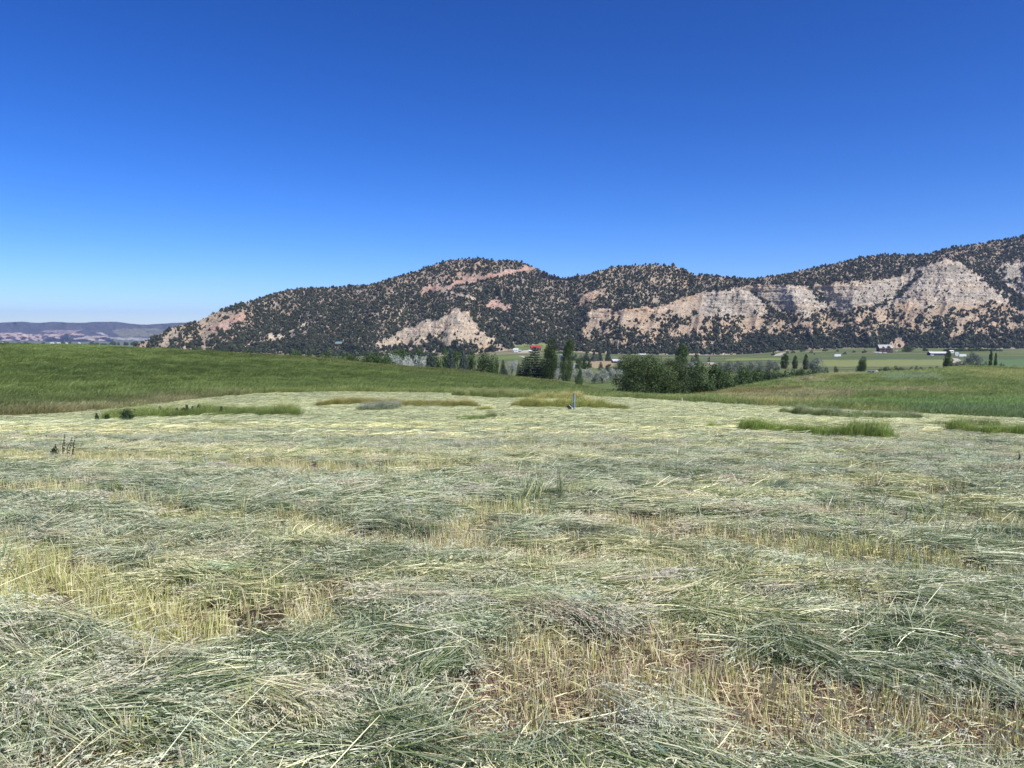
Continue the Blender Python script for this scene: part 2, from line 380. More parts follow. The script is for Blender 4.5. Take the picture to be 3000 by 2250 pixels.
# ------------------------------------------------------------------ GROUND
AA, DD = np.meshgrid(AV, DV, indexing='xy')      # rows = distance
GX, GY = AA * DD, DD.copy(); GZ = base_z(GX, GY); gpx, gpy = project(GX, GY, GZ)
Sg = stubble(GX, GY, gpx, gpy); eDg = edgeD(GX, GY); inc = 1 - sstep(eDg - .6, eDg + .6, GY + 1.2 * fbm(GX * .3, GY * .3, 3, 8))
GZ = ground_z(GX, GY)
lc = land_color(GX, GY, gpx, gpy)
hayfar = C(.42, .43, .25); thatch_shade = C(.060, .046, .026); soil = C(.20, .145, .11); soilst = C(.36, .31, .19)  # thatch darkened to put shade into the gaps between hay stalks
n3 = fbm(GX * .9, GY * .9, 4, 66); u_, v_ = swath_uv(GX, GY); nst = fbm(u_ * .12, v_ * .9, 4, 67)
fieldc = thatch_shade + (hayfar * (1 + .35 * nst[..., None]) - thatch_shade) * sstep(12, 45, GY)[..., None]
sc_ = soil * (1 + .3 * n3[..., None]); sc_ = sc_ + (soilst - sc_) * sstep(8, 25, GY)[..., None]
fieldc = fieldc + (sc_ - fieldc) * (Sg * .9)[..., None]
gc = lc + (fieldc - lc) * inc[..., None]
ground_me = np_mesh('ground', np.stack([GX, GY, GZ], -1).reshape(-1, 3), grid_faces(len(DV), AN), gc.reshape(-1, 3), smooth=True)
M_GROUND = attr_ground('ground', [(0.35, .86, 1.14), (6.0, .7, 1.3), (45.0, .7, 1.3)], bump=.5, bdist=.02)
ground = link('ground', ground_me, m=M_GROUND); tag(ground, 'mown hay field, green hills and valley floor', kind='structure')
# the field goes on behind and beside the camera
bx, by = np.meshgrid(np.linspace(-260, 260, 105), np.linspace(-160, 192, 72)); bz = base_z(bx, np.maximum(by, 0.95))
bz = np.where(by < 0.95, 0, bz) - 0.08; bz = bz - 0.5 * (by > 1.5) * (np.abs(bx) < 1.30 * np.maximum(by, .1) - 6) * 1.0 - 3 * ((by > 60) & (np.abs(bx) < 1.30 * by - 12))
side_c = np.zeros(bx.shape + (3,)) + C(.24, .26, .13)
side = link('field_ground', np_mesh('field_ground', np.stack([bx, by, bz], -1).reshape(-1, 3), grid_faces(72, 105), side_c.reshape(-1, 3), smooth=True), m=M_GROUND)
tag(side, 'mown field running on behind the camera', kind='structure')

# ------------------------------------------------------------------ MOUNTAIN
MC = [(400, 1013), (438, 993), (475, 975), (520, 953), (579, 943), (628, 918), (678, 896), (723, 886), (791, 864), (845, 849), (904, 844), (1000, 840),
      (1090, 833), (1158, 813), (1203, 799), (1271, 776), (1316, 763), (1362, 759), (1407, 758), (1452, 764), (1511, 764), (1551, 778), (1588, 794), (1619, 811),
      (1660, 816), (1687, 811), (1746, 797), (1791, 783), (1836, 778), (1904, 775), (1972, 778), (2000, 789), (2036, 805), (2090, 807), (2149, 813), (2203, 818),
      (2271, 808), (2316, 799), (2384, 785), (2452, 772), (2520, 756), (2588, 746), (2656, 749), (2723, 745), (2769, 730), (2836, 720), (2904, 709), (2995, 693), (3200, 668), (3600, 640)]
NCm = 1400; NRm = 150
mpx = np.linspace(392, 3560, NCm); mc = np.interp(mpx, [p[0] for p in MC], [p[1] for p in MC]) + 1.5 * fbm(mpx / 14, mpx * 0, 3, 61)
mb = tab(BASE, 1, mpx) + 3; mc = np.minimum(mc, mb - 4)
R = np.linspace(0, 1, NRm)[:, None]
PX = np.broadcast_to(mpx, (NRm, NCm)).copy(); PY = mb + (mc - mb) * R
CLIFF = [(1690, 968), (1720, 947), (1760, 924), (1840, 905), (1950, 895), (2000, 868), (2090, 852), (2203, 839), (2316, 834), (2384, 837), (2497, 825), (2588, 821),
         (2633, 807), (2700, 785), (2740, 770), (2769, 762), (2814, 771), (2882, 807), (2940, 852), (2995, 893), (3100, 940), (3600, 960)]
ctop = np.interp(PX, [p[0] for p in CLIFF], [p[1] for p in CLIFF])
wxn = fbm(PX / 22, PY / 14, 4, 11) * 16; wyn = fbm(PX / 22 + 9, PY / 14, 4, 19) * 9
QX, QY = PX + wxn, PY + wyn
rel = QY - ctop                                   # rows below the cliff top
incl = (QX > 1700) & (rel > 0)
# colour and tree cover
SOIL, PINK, TANc, GREYc, PALE, ORAN = C(.30, .25, .195), C(.38, .26, .205), C(.41, .34, .25), C(.425, .375, .30), C(.475, .40, .30), C(.46, .345, .235)
mcol = np.zeros(PX.shape + (3,)) + SOIL; dens = np.full(PX.shape, .85); kk = np.full(PX.shape, 1.25); rough_ = np.full(PX.shape, .3)
def setz(w, c=None, d=None, k=None, r=None):
    global mcol, dens, kk, rough_
    w = np.clip(w * 1.0, 0, 1)
    if c is not None: mcol = mcol + (c - mcol) * w[..., None]
    if d is not None: dens = dens + (d - dens) * w
    if k is not None: kk = kk + (k - kk) * w
    if r is not None: rough_ = rough_ + (r - rough_) * w
def P_(pts): return inpoly(QX, QY, pts) * 1.0
setz(P_([(380, 1040), (380, 990), (520, 940), (640, 915), (720, 900), (760, 940), (700, 990), (600, 1035)]), TANc * .85, .42, .95)
setz(P_([(600, 965), (640, 945), (690, 925), (735, 915), (725, 935), (690, 950), (630, 975)]), ORAN * C(.95, .85, .95), .10, .8, .6)
setz(P_([(690, 1028), (720, 1010), (800, 982), (850, 970), (900, 940), (912, 945), (870, 985), (800, 1000), (740, 1030)]), PALE, .22, 1)
setz(P_([(980, 1000), (1060, 985), (1080, 1000), (1100, 1030), (1000, 1036)]), TANc, .5)
setz(P_([(1130, 915), (1180, 905), (1210, 925), (1150, 940)]), TANc * 1.1, .6)
setz(P_([(1200, 860), (1250, 820), (1320, 780), (1400, 765), (1430, 800), (1400, 825), (1300, 855)]), PINK * C(.95, 1.1, 1.1), .50)
setz((linedist(QX, QY, [(1240, 848), (1300, 845), (1370, 822), (1440, 808), (1500, 797), (1562, 786)]) < 6.5), PINK * 1.08, .05, .8, .6)
setz((linedist(QX, QY, [(1290, 848), (1340, 864), (1392, 875)]) < 3.5), TANc * 1.15, .1)
setz(P_([(1425, 893), (1440, 882), (1466, 880), (1500, 903), (1490, 910), (1430, 902)]), PINK * 1.15, .1, .6)
setz(P_([(1520, 898), (1560, 893), (1580, 910), (1540, 925)]), TANc, .55)
setz(P_([(1660, 812), (1760, 790), (1900, 772), (2000, 785), (2040, 830), (1960, 880), (1860, 895), (1780, 900), (1690, 880)]), TANc * .85, .68)
setz(P_([(1690, 880), (1735, 850), (1780, 840), (1785, 850), (1740, 872), (1700, 893)]), ORAN * .9, .25, .5, .7)
setz(P_([(1780, 880), (1860, 860), (1900, 875), (1840, 895)]), TANc, .5)
setz(P_([(1710, 925), (1720, 912), (1760, 906), (1800, 908), (1760, 925), (1725, 936)]), PALE * C(1, .95, .9), .03, .4, 1)
setz(P_([(2030, 800), (2200, 812), (2120, 835), (2040, 830)]), TANc * .8, .72)
# front triangle
TRI = [(1352, 903), (1375, 915), (1392, 945), (1420, 975), (1470, 1012), (1466, 1030), (1240, 1040), (1090, 1026), (1110, 1000), (1160, 975), (1230, 945), (1300, 928)]
setz(P_(TRI), GREYc * C(1.08, 1.03, .95), .07, .75, 1)
setz(P_([(1090, 1040), (1120, 1005), (1240, 985), (1340, 975), (1420, 980), (1475, 1015), (1470, 1040)]), PALE * C(.98, .95, .88), .22, 1.0, .4)
setz(P_([(1090, 1045), (1110, 1018), (1300, 1005), (1475, 1020), (1475, 1045)]), None, .50)
# long cliff on the right
setz(incl * 1.0, GREYc, .12, .62, 1)
setz(incl * (rel < 12) * sstep(2300, 1950, PX), ORAN, .03, .25, 1); setz(incl * (rel < 9) * (PX > 2050), PALE * 1.02, .06, .22, 1)
setz(incl * sstep(1700, 1760, QX) * (QX < 2060) * sstep(10, 16, rel) * sstep(75, 55, rel), PALE * C(.95, .9, .85), .04, .8, .35)
tal = incl * sstep(-12, 12, QY - (np.interp(PX, [1700, 2000, 2200, 2500, 2700, 2850, 3000], [940, 925, 925, 915, 888, 885, 880]) + 12 * fbm(PX / 50, PX * 0, 2, 31)))
setz(tal, PALE * C(.86, .80, .74), .27, 1.0, .5)
setz(P_([(2620, 892), (2700, 878), (2960, 870), (2980, 884), (2700, 890)]) * incl, PALE, .05, .3, 1)
setz(incl * sstep(70, 30, mb - PY + 18 * fbm(PX / 60, PX * 0, 3, 71)), None, .62)
setz(incl * sstep(28, 8, mb - PY), None, .88)
for P, w in (([(2212, 852), (2240, 885), (2275, 915), (2320, 955), (2375, 1010)], 9), ([(2378, 848), (2430, 900), (2470, 945), (2515, 1000)], 8),
             ([(2690, 800), (2650, 850), (2610, 880), (2560, 905)], 7), ([(2850, 785), (2905, 835), (2960, 880), (3040, 930)], 11),
             ([(2255, 930), (2230, 990)], 10), ([(2640, 930), (2700, 980)], 7), ([(2120, 925), (2200, 1000)], 7)):
    ld = linedist(QX, QY, P); setz(incl * (1 - sstep(w * .3, w * .9 + 2, ld)), None, .74, .9)
setz(P_([(2915, 790), (2935, 772), (3020, 765), (3600, 760), (3600, 960), (3050, 905), (2985, 860), (2940, 825)]), GREYc, .16, .6, .9)
setz(P_([(2600, 1020), (2610, 1000), (2630, 990), (2650, 1005), (2660, 1022)]), PALE * C(.9, .8, .75), .3)
setz(P_([(1490, 1030), (1500, 1012), (1530, 1005), (1560, 1008), (1600, 1005), (1610, 1030)]), C(.16, .20, .075), .03, 1.6, .05)
setz((PY > mb - 5) * (PX > 1640) * (PX < 2160) * 1.0, PALE * .95, .2, 1.2)
dens = np.clip(dens + .62 * fbm(PX / 30, PY / 18, 4, 37) * (dens > .12) + .1 * fbm(PX / 8, PY / 6, 2, 38), 0, 1)
# distance of every point of the slope
dpy = (mb - mc) / (NRm - 1)
def smooth_cols(M, k):
    c = np.cumsum(np.pad(M, ((0, 0), (k // 2 + 1, k // 2)), mode='edge'), 1); return (c[:, k:] - c[:, :-k]) / k
for _ in range(2): kk = smooth_cols(kk, 41)
Dm = 1400 + np.concatenate([np.zeros((1, NCm)), np.cumsum(kk[1:] * dpy, 0)], 0)
env = sstep(0, .18, R); hgt = np.clip((mb - mc) / 120, .15, 1)
def spur(P, w, S):
    """P runs from top to bottom; S > 0 sinks a gully, S < 0 raises a spur"""
    global Dm
    xs = np.interp(PY, [p[1] for p in P], [p[0] for p in P]); e = sstep(P[0][1] - 25, P[0][1] + 10, PY)
    Dm = Dm + S * np.interp(PX, [1560, 1860], [.5, .32]) * env * e * np.exp(-((PX - xs) / w) ** 2)
for P, w, S in (([(905, 1352), ], 1, 0),) * 0 + (
        ([(1355, 905), (1340, 960), (1320, 1040)], 80, -62), ([(1470, 860), (1490, 930), (1480, 1000), (1490, 1040)], 55, 55), ([(1640, 815), (1670, 880), (1680, 960), (1660, 1040)], 95, 100),
        ([(1150, 830), (1080, 930), (1020, 1040)], 60, -45), ([(1270, 860), (1200, 930), (1140, 1040)], 40, 45), ([(1420, 770), (1500, 880), (1560, 1000), (1580, 1040)], 60, -45),
        ([(900, 850), (830, 940), (780, 1040)], 55, 35), ([(1000, 860), (900, 960), (870, 1040)], 45, -40), ([(720, 890), (640, 980), (600, 1040)], 50, -30), ([(620, 930), (560, 1030)], 30, 28),
        ([(1900, 785), (1850, 860), (1800, 920)], 50, -40), ([(2060, 810), (2010, 860)], 60, 40),
        ([(1985, 900), (1900, 960), (1850, 1040)], 60, -50), ([(2090, 855), (2060, 930), (2040, 1040)], 55, -45), ([(2150, 880), (2200, 960), (2230, 1040)], 45, 30),
        ([(2212, 850), (2275, 915), (2380, 1040)], 50, 48), ([(2316, 835), (2350, 920), (2440, 1040)], 38, -60), ([(2384, 845), (2440, 910), (2530, 1040)], 48, 48),
        ([(2497, 825), (2500, 920), (2540, 1040)], 50, -50), ([(2633, 810), (2600, 890), (2620, 1040)], 44, 42), ([(2769, 762), (2760, 880), (2740, 1040)], 95, -85),
        ([(2860, 790), (2940, 860), (3060, 950)], 60, 50), ([(3100, 790), (3060, 900), (3000, 1040)], 70, -70),
        ([(1800, 800), (1830, 860)], 90, 20)):
    spur(P, w, S)
lean = PX + (PY - 900) * .35
Dm = Dm - hgt * env * (15 * ridged(lean / 95, PY / 190, 2, 101) + 6 * ridged(lean / 40, PY / 75, 2, 111) + 1.5 * fbm(lean / 14, PY / 22, 2, 113))
Dm = Dm - env * rough_ * (3.4 * ridged(lean / 24, PY / 40, 3, 121) + 2.4 * fbm(PX / 8, PY / 8, 4, 131))
st = (PY - .05 * PX + 5 * fbm(PX / 60, PY / 60, 2, 141)); cliffy = np.clip(rough_ - .5, 0, .5) * 2
for per, amp in ((17.0, 2.4), (7.3, 1.2)): Dm = Dm + env * cliffy * amp * ((np.mod(st / per + .25 * vnoise(PX / 30, PY / 9, 151), 1)) ** 2)
Dm = Dm - env * smooth_cols(tal, 15) * 11 * ridged(lean / 46, PY / 130, 2, 161)
Dm = Dm - .7 * env * fbm(PX / 6, PY / 6, 2, 171)
Dm = np.maximum(Dm, 1386 + 0 * Dm)
# fine bed colour on the cliffs, plus speckle painted as shrubs and rock shadows
bed = vnoise(PX * .004, st / 4.1, 181) * .6 + vnoise(PX * .01, st / 1.9, 191) * .4
mcol = mcol * (1 + (cliffy * .20 * (bed - .5) * 2)[..., None]); mcol = mcol * (1 + .16 * fbm(PX / 10, PY / 8, 3, 201) + .42 * cliffy * fbm(PX / 3.5, PY / 6, 3, 203))[..., None]
mcol = mcol * (1 + C(.05, -.01, -.07) * (sstep(-.1, .5, fbm(PX / 70, PY / 30, 3, 211))[..., None]) * 1.2)
MXv = a_of(PX, PY) * Dm; MYv = Dm; MZv = H - Dm * tan_down(PY)
# the far side of the ridge
back = []
for i, (dd, fz) in enumerate(((60, .97), (160, .86), (320, .66), (560, .35), (800, .05))):
    yb = MYv[-1] + dd; base = -38.0
    back.append((MXv[-1] / MYv[-1] * yb, yb, base + (MZv[-1] - base) * fz))
BX = np.concatenate([MXv] + [b[0][None] for b in back]); BY = np.concatenate([MYv] + [b[1][None] for b in back]); BZ = np.concatenate([MZv] + [b[2][None] for b in back])
bc = np.concatenate([mcol] + [np.zeros((1, NCm, 3)) + SOIL for b in back])
BZ[0] -= 6
M_ROCK = attr_ground('rock_slope', [(0.02, .85, 1.15), (0.12, .74, 1.26), (0.45, .72, 1.28)], bump=.9, bdist=3.0, stretch=(1, 1, 1.6), rough=.95)
mountain = link('mountain', np_mesh('mountain', np.stack([BX, BY, BZ], -1).reshape(-1, 3), grid_faces(NRm + 5, NCm), bc.reshape(-1, 3)), m=M_ROCK)
tag(mountain, 'rocky mountain ridge with tan cliffs, scattered with junipers', kind='structure')
def on_mountain(px, py):
    c = (px - mpx[0]) / (mpx[1] - mpx[0]); ci = int(round(c)); r = int(round((py - mb[ci]) / (mc[ci] - mb[ci]) * (NRm - 1))); r = max(0, min(NRm - 1, r))
    return float(MXv[r, ci]), float(MYv[r, ci]), float(MZv[r, ci])

# distant range on the left
fpx = np.linspace(-1500, 900, 620); frow = np.linspace(0, 1, 50)[:, None]
FCR = [(-1500, 930), (-500, 945), (0, 946), (60, 942), (110, 946), (160, 943), (200, 945), (240, 946), (280, 943), (340, 943), (400, 950), (430, 951), (470, 948), (560, 944), (900, 940)]
fc = np.interp(fpx, [p[0] for p in FCR], [p[1] for p in FCR]) + 1.0 * fbm(fpx / 18, fpx * 0, 4, 301)
fb = np.full_like(fpx, 1003.0); FPX = np.broadcast_to(fpx, (50, 620)).copy(); FPY = fb + (fc - fb) * frow
fq = FPY + 2.2 * fbm(FPX / 12, FPY / 6, 4, 311); fqx = FPX + 8 * fbm(FPX / 14, FPY / 5, 3, 315)
fcol = np.zeros(FPX.shape + (3,)) + C(.085, .088, .085); fk = np.full(FPX.shape, 34.0)
def fz(P, c, k=None):
    global fcol, fk
    w = inpoly(fqx, fq, P)
    fcol = np.where(w[..., None], c, fcol)
    if k: fk = np.where(w, k, fk)
fz([(-1500, 1010), (-1500, 990), (0, 989), (300, 990), (500, 992), (950, 992), (950, 1010)], C(.12, .13, .085))
fz([(-1500, 976), (0, 976), (60, 974), (75, 979), (240, 977), (250, 984), (320, 985), (330, 998), (-1500, 998)], C(.46, .36, .30), 9)
fz([(200, 982), (255, 982), (235, 990), (205, 992)], C(.06, .06, .06)); fz([(255, 985), (420, 990), (470, 994), (420, 998), (250, 990)], C(.36, .35, .28))
fz([(122, 972), (135, 968), (240, 966), (220, 976), (130, 975)], C(.27, .22, .20), 14)
fz([(280, 973), (300, 976), (320, 984), (300, 982)], C(.55, .50, .45)); fz([(330, 970), (342, 963), (460, 962), (500, 968), (520, 985), (360, 987), (335, 978)], C(.20, .20, .125))
fz([(420, 968), (540, 960), (560, 975), (440, 978)], C(.15, .165, .10))
fcol = fcol * (1 + .4 * fbm(FPX / 9, FPY / 3, 3, 321))[..., None]
dpf = (fb - fc) / 49; FD = 8800 + np.concatenate([np.zeros((1, 620)), np.cumsum(fk[1:] * dpf, 0)], 0)
fe = sstep(0, .2, frow)
FD = FD - fe * (320 * ridged(FPX / 60, FPY / 60, 4, 331) + 90 * ridged(FPX / 14, FPY / 14, 3, 341))
FD = np.maximum(FD, 8600)
fX = a_of(FPX, FPY) * FD; fZ = H - FD * tan_down(FPY); fZ[0] -= 25
fX = np.concatenate([fX, (fX[-1] * 1.15)[None]]); fY = np.concatenate([FD, (FD[-1] * 1.15)[None]]); fZ = np.concatenate([fZ, (fZ[-1] * 0 - 60)[None]])
fcol = np.concatenate([fcol, fcol[-1:]])
M_FAR = attr_ground('far_slope', [(0.004, .85, 1.15), (0.02, .75, 1.25)], bump=.4, bdist=10, rough=1)
far = link('hills', np_mesh('hills', np.stack([fX, fY, fZ], -1).reshape(-1, 3), grid_faces(51, 620), fcol.reshape(-1, 3), smooth=True), m=M_FAR)
tag(far, 'distant blue wooded plateau with pale bluffs at its foot', kind='structure')

# ------------------------------------------------------------------ tree parts
def leaves(P, N, size, seed, up=0.0, aspect=1.0):
    """a small pointed leaf clump (quad) at every point of P, roughly facing N"""
    r = np.random.default_rng(seed); n = len(P); size = np.broadcast_to(size, (n,))
    nn = N + r.normal(0, .55, (n, 3)); nn[:, 2] += up; nn /= np.linalg.norm(nn, axis=1)[:, None] + 1e-9
    t = np.cross(nn, r.normal(0, 1, (n, 3))); t /= np.linalg.norm(t, axis=1)[:, None] + 1e-9; b = np.cross(nn, t)
    s = (size * r.uniform(.6, 1.35, n))[:, None]; s2 = s * r.uniform(.45, .9, n)[:, None] * aspect
    fold = nn * s * r.uniform(-.3, .3, n)[:, None]
    V = np.stack([P - t * s, P - b * s2 + fold, P + t * s * r.uniform(.7, 1.1, n)[:, None], P + b * s2 + fold], 1).reshape(-1, 3)
    return V, np.arange(4 * n).reshape(-1, 4), r.uniform(0, 1, n)
def blob_cloud(centers, radii, n, seed, inner=.35, flat=1.0):
    r = np.random.default_rng(seed); w = radii ** 2; k = r.choice(len(centers), n, p=w / w.sum())
    d = r.normal(0, 1, (n, 3)); d /= np.linalg.norm(d, axis=1)[:, None]
    rad = radii[k] * (1 - inner * r.uniform(0, 1, n) ** 1.5) * (1 + .18 * r.normal(0, 1, n))
    P = centers[k] + d * rad[:, None] * np.array([1, 1, flat]); return P, d, k
def crown_round(seed, nb, n, size, squash=1.0, low=.12):
    r = np.random.default_rng(seed); c = []
    for i in range(nb):
        d = r.normal(0, 1, 3); d /= np.linalg.norm(d); q = r.uniform(.62, .9)
        if low < .08: p = np.array([d[0] * .45 * q, d[1] * .45 * q, (.10 + abs(d[2]) ** .75 * .66 * q) if i % 3 else r.uniform(.08, .3)])
        else: p = d * q * .5 * np.array([1, 1, .8]) + np.array([0, 0, .58])
        c.append(p)
    c = np.array(c); rad = r.uniform(.10, .19, nb); P, d, k = blob_cloud(c, rad, n, seed + 1, inner=.22, flat=.85)
    for ax in (0, 1): lo, hi = np.percentile(P[:, ax], (2, 98)); P[:, ax] = (P[:, ax] - (lo + hi) / 2) / (hi - lo)
    lo, hi = np.percentile(P[:, 2], (2, 99)); P[:, 2] = low + (P[:, 2] - lo) / (hi - lo) * (.99 - low)
    V, Fc, q = leaves(P, d, size, seed + 2, up=.15)
    q = np.clip(q * .5 + r.uniform(0, 1, nb)[k] * .5, 0, 1); return V, Fc, q
def crown_poplar(seed, n, size, lean=.0, base=.05, loose=.12):
    r = np.random.default_rng(seed); nb = 54; t = np.sort(r.uniform(base, .97, nb)); w = np.interp(t, [0, .12, .35, .7, .9, 1], [.12, .33, .42, .36, .18, .05])
    an = r.uniform(0, 6.28, nb); c = np.stack([np.cos(an) * w * .62, np.sin(an) * w * .62, t], 1); rad = .09 + w * .20
    k = r.choice(nb, n, p=rad / rad.sum()); d = r.normal(0, 1, (n, 3)); d /= np.linalg.norm(d, axis=1)[:, None]
    P = c[k] + d * np.stack([rad[k], rad[k], rad[k] * .55], 1) * (1 + loose * r.normal(0, 1, n))[:, None]
    for ax in (0, 1): lo, hi = np.percentile(P[:, ax], (3, 97)); P[:, ax] = (P[:, ax] - (lo + hi) / 2) / (hi - lo)
    P[:, 2] = np.clip(P[:, 2], base, 1.03); P[:, 0] += lean * P[:, 2] ** 1.4
    V, Fc, q = leaves(P, d, size * np.ones(n), seed + 2, aspect=.8); V2 = V.copy()
    return V2, Fc, np.clip(q * .5 + r.uniform(0, 1, nb)[k] * .5, 0, 1)
def crown_conifer(seed, n, size, tiers=17, base=.06, droop=.10, power=.95):
    r = np.random.default_rng(seed); P = []; N = []
    per = max(3, n // (tiers * 9))
    for i in range(tiers):
        t = base + (1 - base) * (i / tiers) ** .93; R0 = .5 * (1 - t) ** power * r.uniform(.85, 1.12) + .012; nbr = int(6 + 9 * (1 - t)); ph = r.uniform(0, 6.28)
        for j in range(nbr):
            an = ph + 6.283 * j / nbr + r.normal(0, .15); L = R0 * r.uniform(.75, 1.12); m = int(per * (1 - t) * 1.7) + 3
            s = r.uniform(.12, 1, m); z = t + .035 * s - droop * s ** 2 * (L / .5) * .8 + r.normal(0, .008, m); wv = r.normal(0, 1, m) * .16 * L * (1.1 - s)
            P.append(np.stack([np.cos(an) * L * s - np.sin(an) * wv, np.sin(an) * L * s + np.cos(an) * wv, z], 1))
            N.append(np.stack([np.full(m, np.cos(an) * .3), np.full(m, np.sin(an) * .3), np.full(m, .6)], 1))
    P = np.concatenate(P); N = np.concatenate(N); P[:, :2] /= np.percentile(np.hypot(P[:, 0], P[:, 1]), 97) * 2; V, Fc, q = leaves(P, N, size, seed + 3, aspect=.6)
    return V, Fc, q
def branches(seed, paths, sides=6):
    """tapering tubes along the given (points, radii) paths"""
    V = []; Fc = []
    for pts, rad in paths:
        b = len(V); n = len(pts)
        for i, (p, ra) in enumerate(zip(pts, rad)):
            q = Vector(pts[min(i + 1, n - 1)]) - Vector(pts[max(i - 1, 0)]); q.normalize(); u = q.orthogonal().normalized(); w = q.cross(u)
            for s in range(sides):
                an = 6.283 * s / sides; V.append(Vector(p) + u * math.cos(an) * ra + w * math.sin(an) * ra)
        for i in range(n - 1):
            for s in range(sides): Fc.append((b + i * sides + s, b + i * sides + (s + 1) % sides, b + (i + 1) * sides + (s + 1) % sides, b + (i + 1) * sides + s))
    return np.array([tuple(v) for v in V]), np.array(Fc)
def trunk_tree(seed, r0, fork, nl, spread, lean=0.0):
    r = np.random.default_rng(seed); paths = [([(0, 0, -.04), (.01, 0, fork * .5), (lean * fork, 0, fork), (lean * .6, .01, .75)], [r0 * 1.35, r0, r0 * .8, r0 * .2])]
    for i in range(nl):
        an = 6.283 * i / nl + r.uniform(-.4, .4); f = fork * r.uniform(.6, 1.2); s = spread * r.uniform(.6, 1.1); e = r.uniform(.5, .85)
        paths.append(([(0, 0, f), (math.cos(an) * s * .45, math.sin(an) * s * .45, f + (e - f) * .5), (math.cos(an) * s, math.sin(an) * s, e)], [r0 * .55, r0 * .35, r0 * .08]))
    return branches(seed, paths)
M_BARK = plain('bark', (.10, .075, .055), .9, .3, 20); M_BARKW = plain('pale_bark', (.62, .57, .50), .8, .2, 12)
KIND = {}
def kind(name, m, bark, crowns, trunks, word):
    ms = []
    for i, (V, Fc, q) in enumerate(crowns):
        me = np_mesh('%s_crown' % name, V, Fc, rnd=q); me.materials.append(m); ms.append(me)
    ts = []
    for V, Fc in trunks:
        me = np_mesh('%s_trunk' % name, V, Fc, smooth=True); me.materials.append(bark); ts.append(me)
    KIND[name] = (ms, ts, word)
kind('willow_tree', leaf_mat('willow_leaf', (.040, .070, .020), (.125, .165, .055)), M_BARK, [crown_round(11, 34, 30000, .0125, low=.03), crown_round(12, 28, 18000, .015, low=.02)], [trunk_tree(5, .028, .12, 7, .34), trunk_tree(6, .03, .12, 6, .3)], 'tree')
kind('broadleaf_tree', leaf_mat('broad_leaf', (.042, .080, .022), (.110, .165, .050)), M_BARK, [crown_round(20 + i, 24, 4200, .028, low=.02) for i in range(4)], [trunk_tree(30, .03, .18, 5, .28)], 'tree')
kind('poplar_tree', leaf_mat('poplar_leaf', (.026, .050, .013), (.100, .145, .038)), M_BARKW, [crown_poplar(40, 13000, .020, .42, base=.10, loose=.22), crown_poplar(41, 13000, .020, .55, base=.10, loose=.22), crown_poplar(42, 7000, .03, .12, loose=.05), crown_poplar(43, 7000, .03, .04, loose=.05)], [branches(1, [([(0, 0, -.03), (0, 0, .1), (.02, 0, .45), (.15, 0, .9)], [.035, .028, .018, .004])])], 'tree')
kind('spruce_tree', leaf_mat('spruce_needle', (.055, .082, .062), (.130, .165, .135), .08), M_BARK, [crown_conifer(50 + i, 15000, .030, tiers=20, power=.8) for i in range(3)], [branches(2, [([(0, 0, -.03), (0, 0, .4), (0, 0, .97)], [.022, .014, .003])])], 'tree')
kind('pine_tree', leaf_mat('pine_needle', (.026, .046, .022), (.080, .110, .050), .08), M_BARK, [crown_conifer(60 + i, 9500, .030, tiers=13, base=.10, droop=.04, power=.62) for i in range(3)], [branches(3, [([(0, 0, -.03), (0, 0, .4), (0, 0, .95)], [.03, .018, .004])])], 'tree')
kind('olive_tree', leaf_mat('silver_leaf', (.32, .34, .285), (.56, .58, .50), .15), M_BARK, [crown_round(70 + i, 26, 3600, .024, low=.12) for i in range(3)], [trunk_tree(71, .035, .16, 5, .3)], 'tree')
kind('dusty_tree', leaf_mat('dusty_leaf', (.11, .135, .10), (.24, .265, .21), .15), M_BARK, [crown_round(74 + i, 24, 3600, .026, low=.05) for i in range(3)], [trunk_tree(72, .035, .16, 5, .3)], 'tree')
kind('shrub', leaf_mat('shrub_leaf', (.040, .065, .028), (.095, .125, .055)), M_BARK, [crown_round(80 + i, 16, 1500, .038, low=.0) for i in range(3)], [trunk_tree(81, .02, .1, 5, .3)], 'shrub')
kind('sage_shrub', leaf_mat('sage_leaf', (.075, .09, .065), (.15, .17, .13)), M_BARK, [crown_round(84 + i, 16, 1500, .038, low=.0) for i in range(2)], [trunk_tree(82, .02, .1, 5, .3)], 'shrub')
KCNT = {}
ORD = 'leftmost second third fourth fifth sixth seventh eighth ninth tenth eleventh twelfth thirteenth fourteenth fifteenth sixteenth seventeenth eighteenth'.split()
def nth(i, what): return ORD[i] + (' ' if i == 0 else ' from left, ') + what
def tree(kd, px, D, top, wpx, label, group=None, var=None, name=None, on_mtn=None, cat=None, flip=False):
    ms, ts, word = KIND[kd]; i = KCNT.get(kd, 0); KCNT[kd] = i + 1
    if on_mtn: X, Y, Z = on_mtn
    else: X = float(a_of(px, 1100)) * D; Y = D; Z = float(ground_z(X, Y))
    hh = (H - Y * float(tan_down(top))) - Z; w = wpx * Y / F
    e = empty(name or kd, (X, Y, Z - .05), 0 if kd == 'poplar_tree' else random.uniform(0, 6.28), ((-w if flip else w), w, hh))
    v = (i if var is None else var) % len(ms)
    link('crown', ms[v], e); link('trunk', ts[i % len(ts)], e)
    tag(e, label, cat or word, group); return e

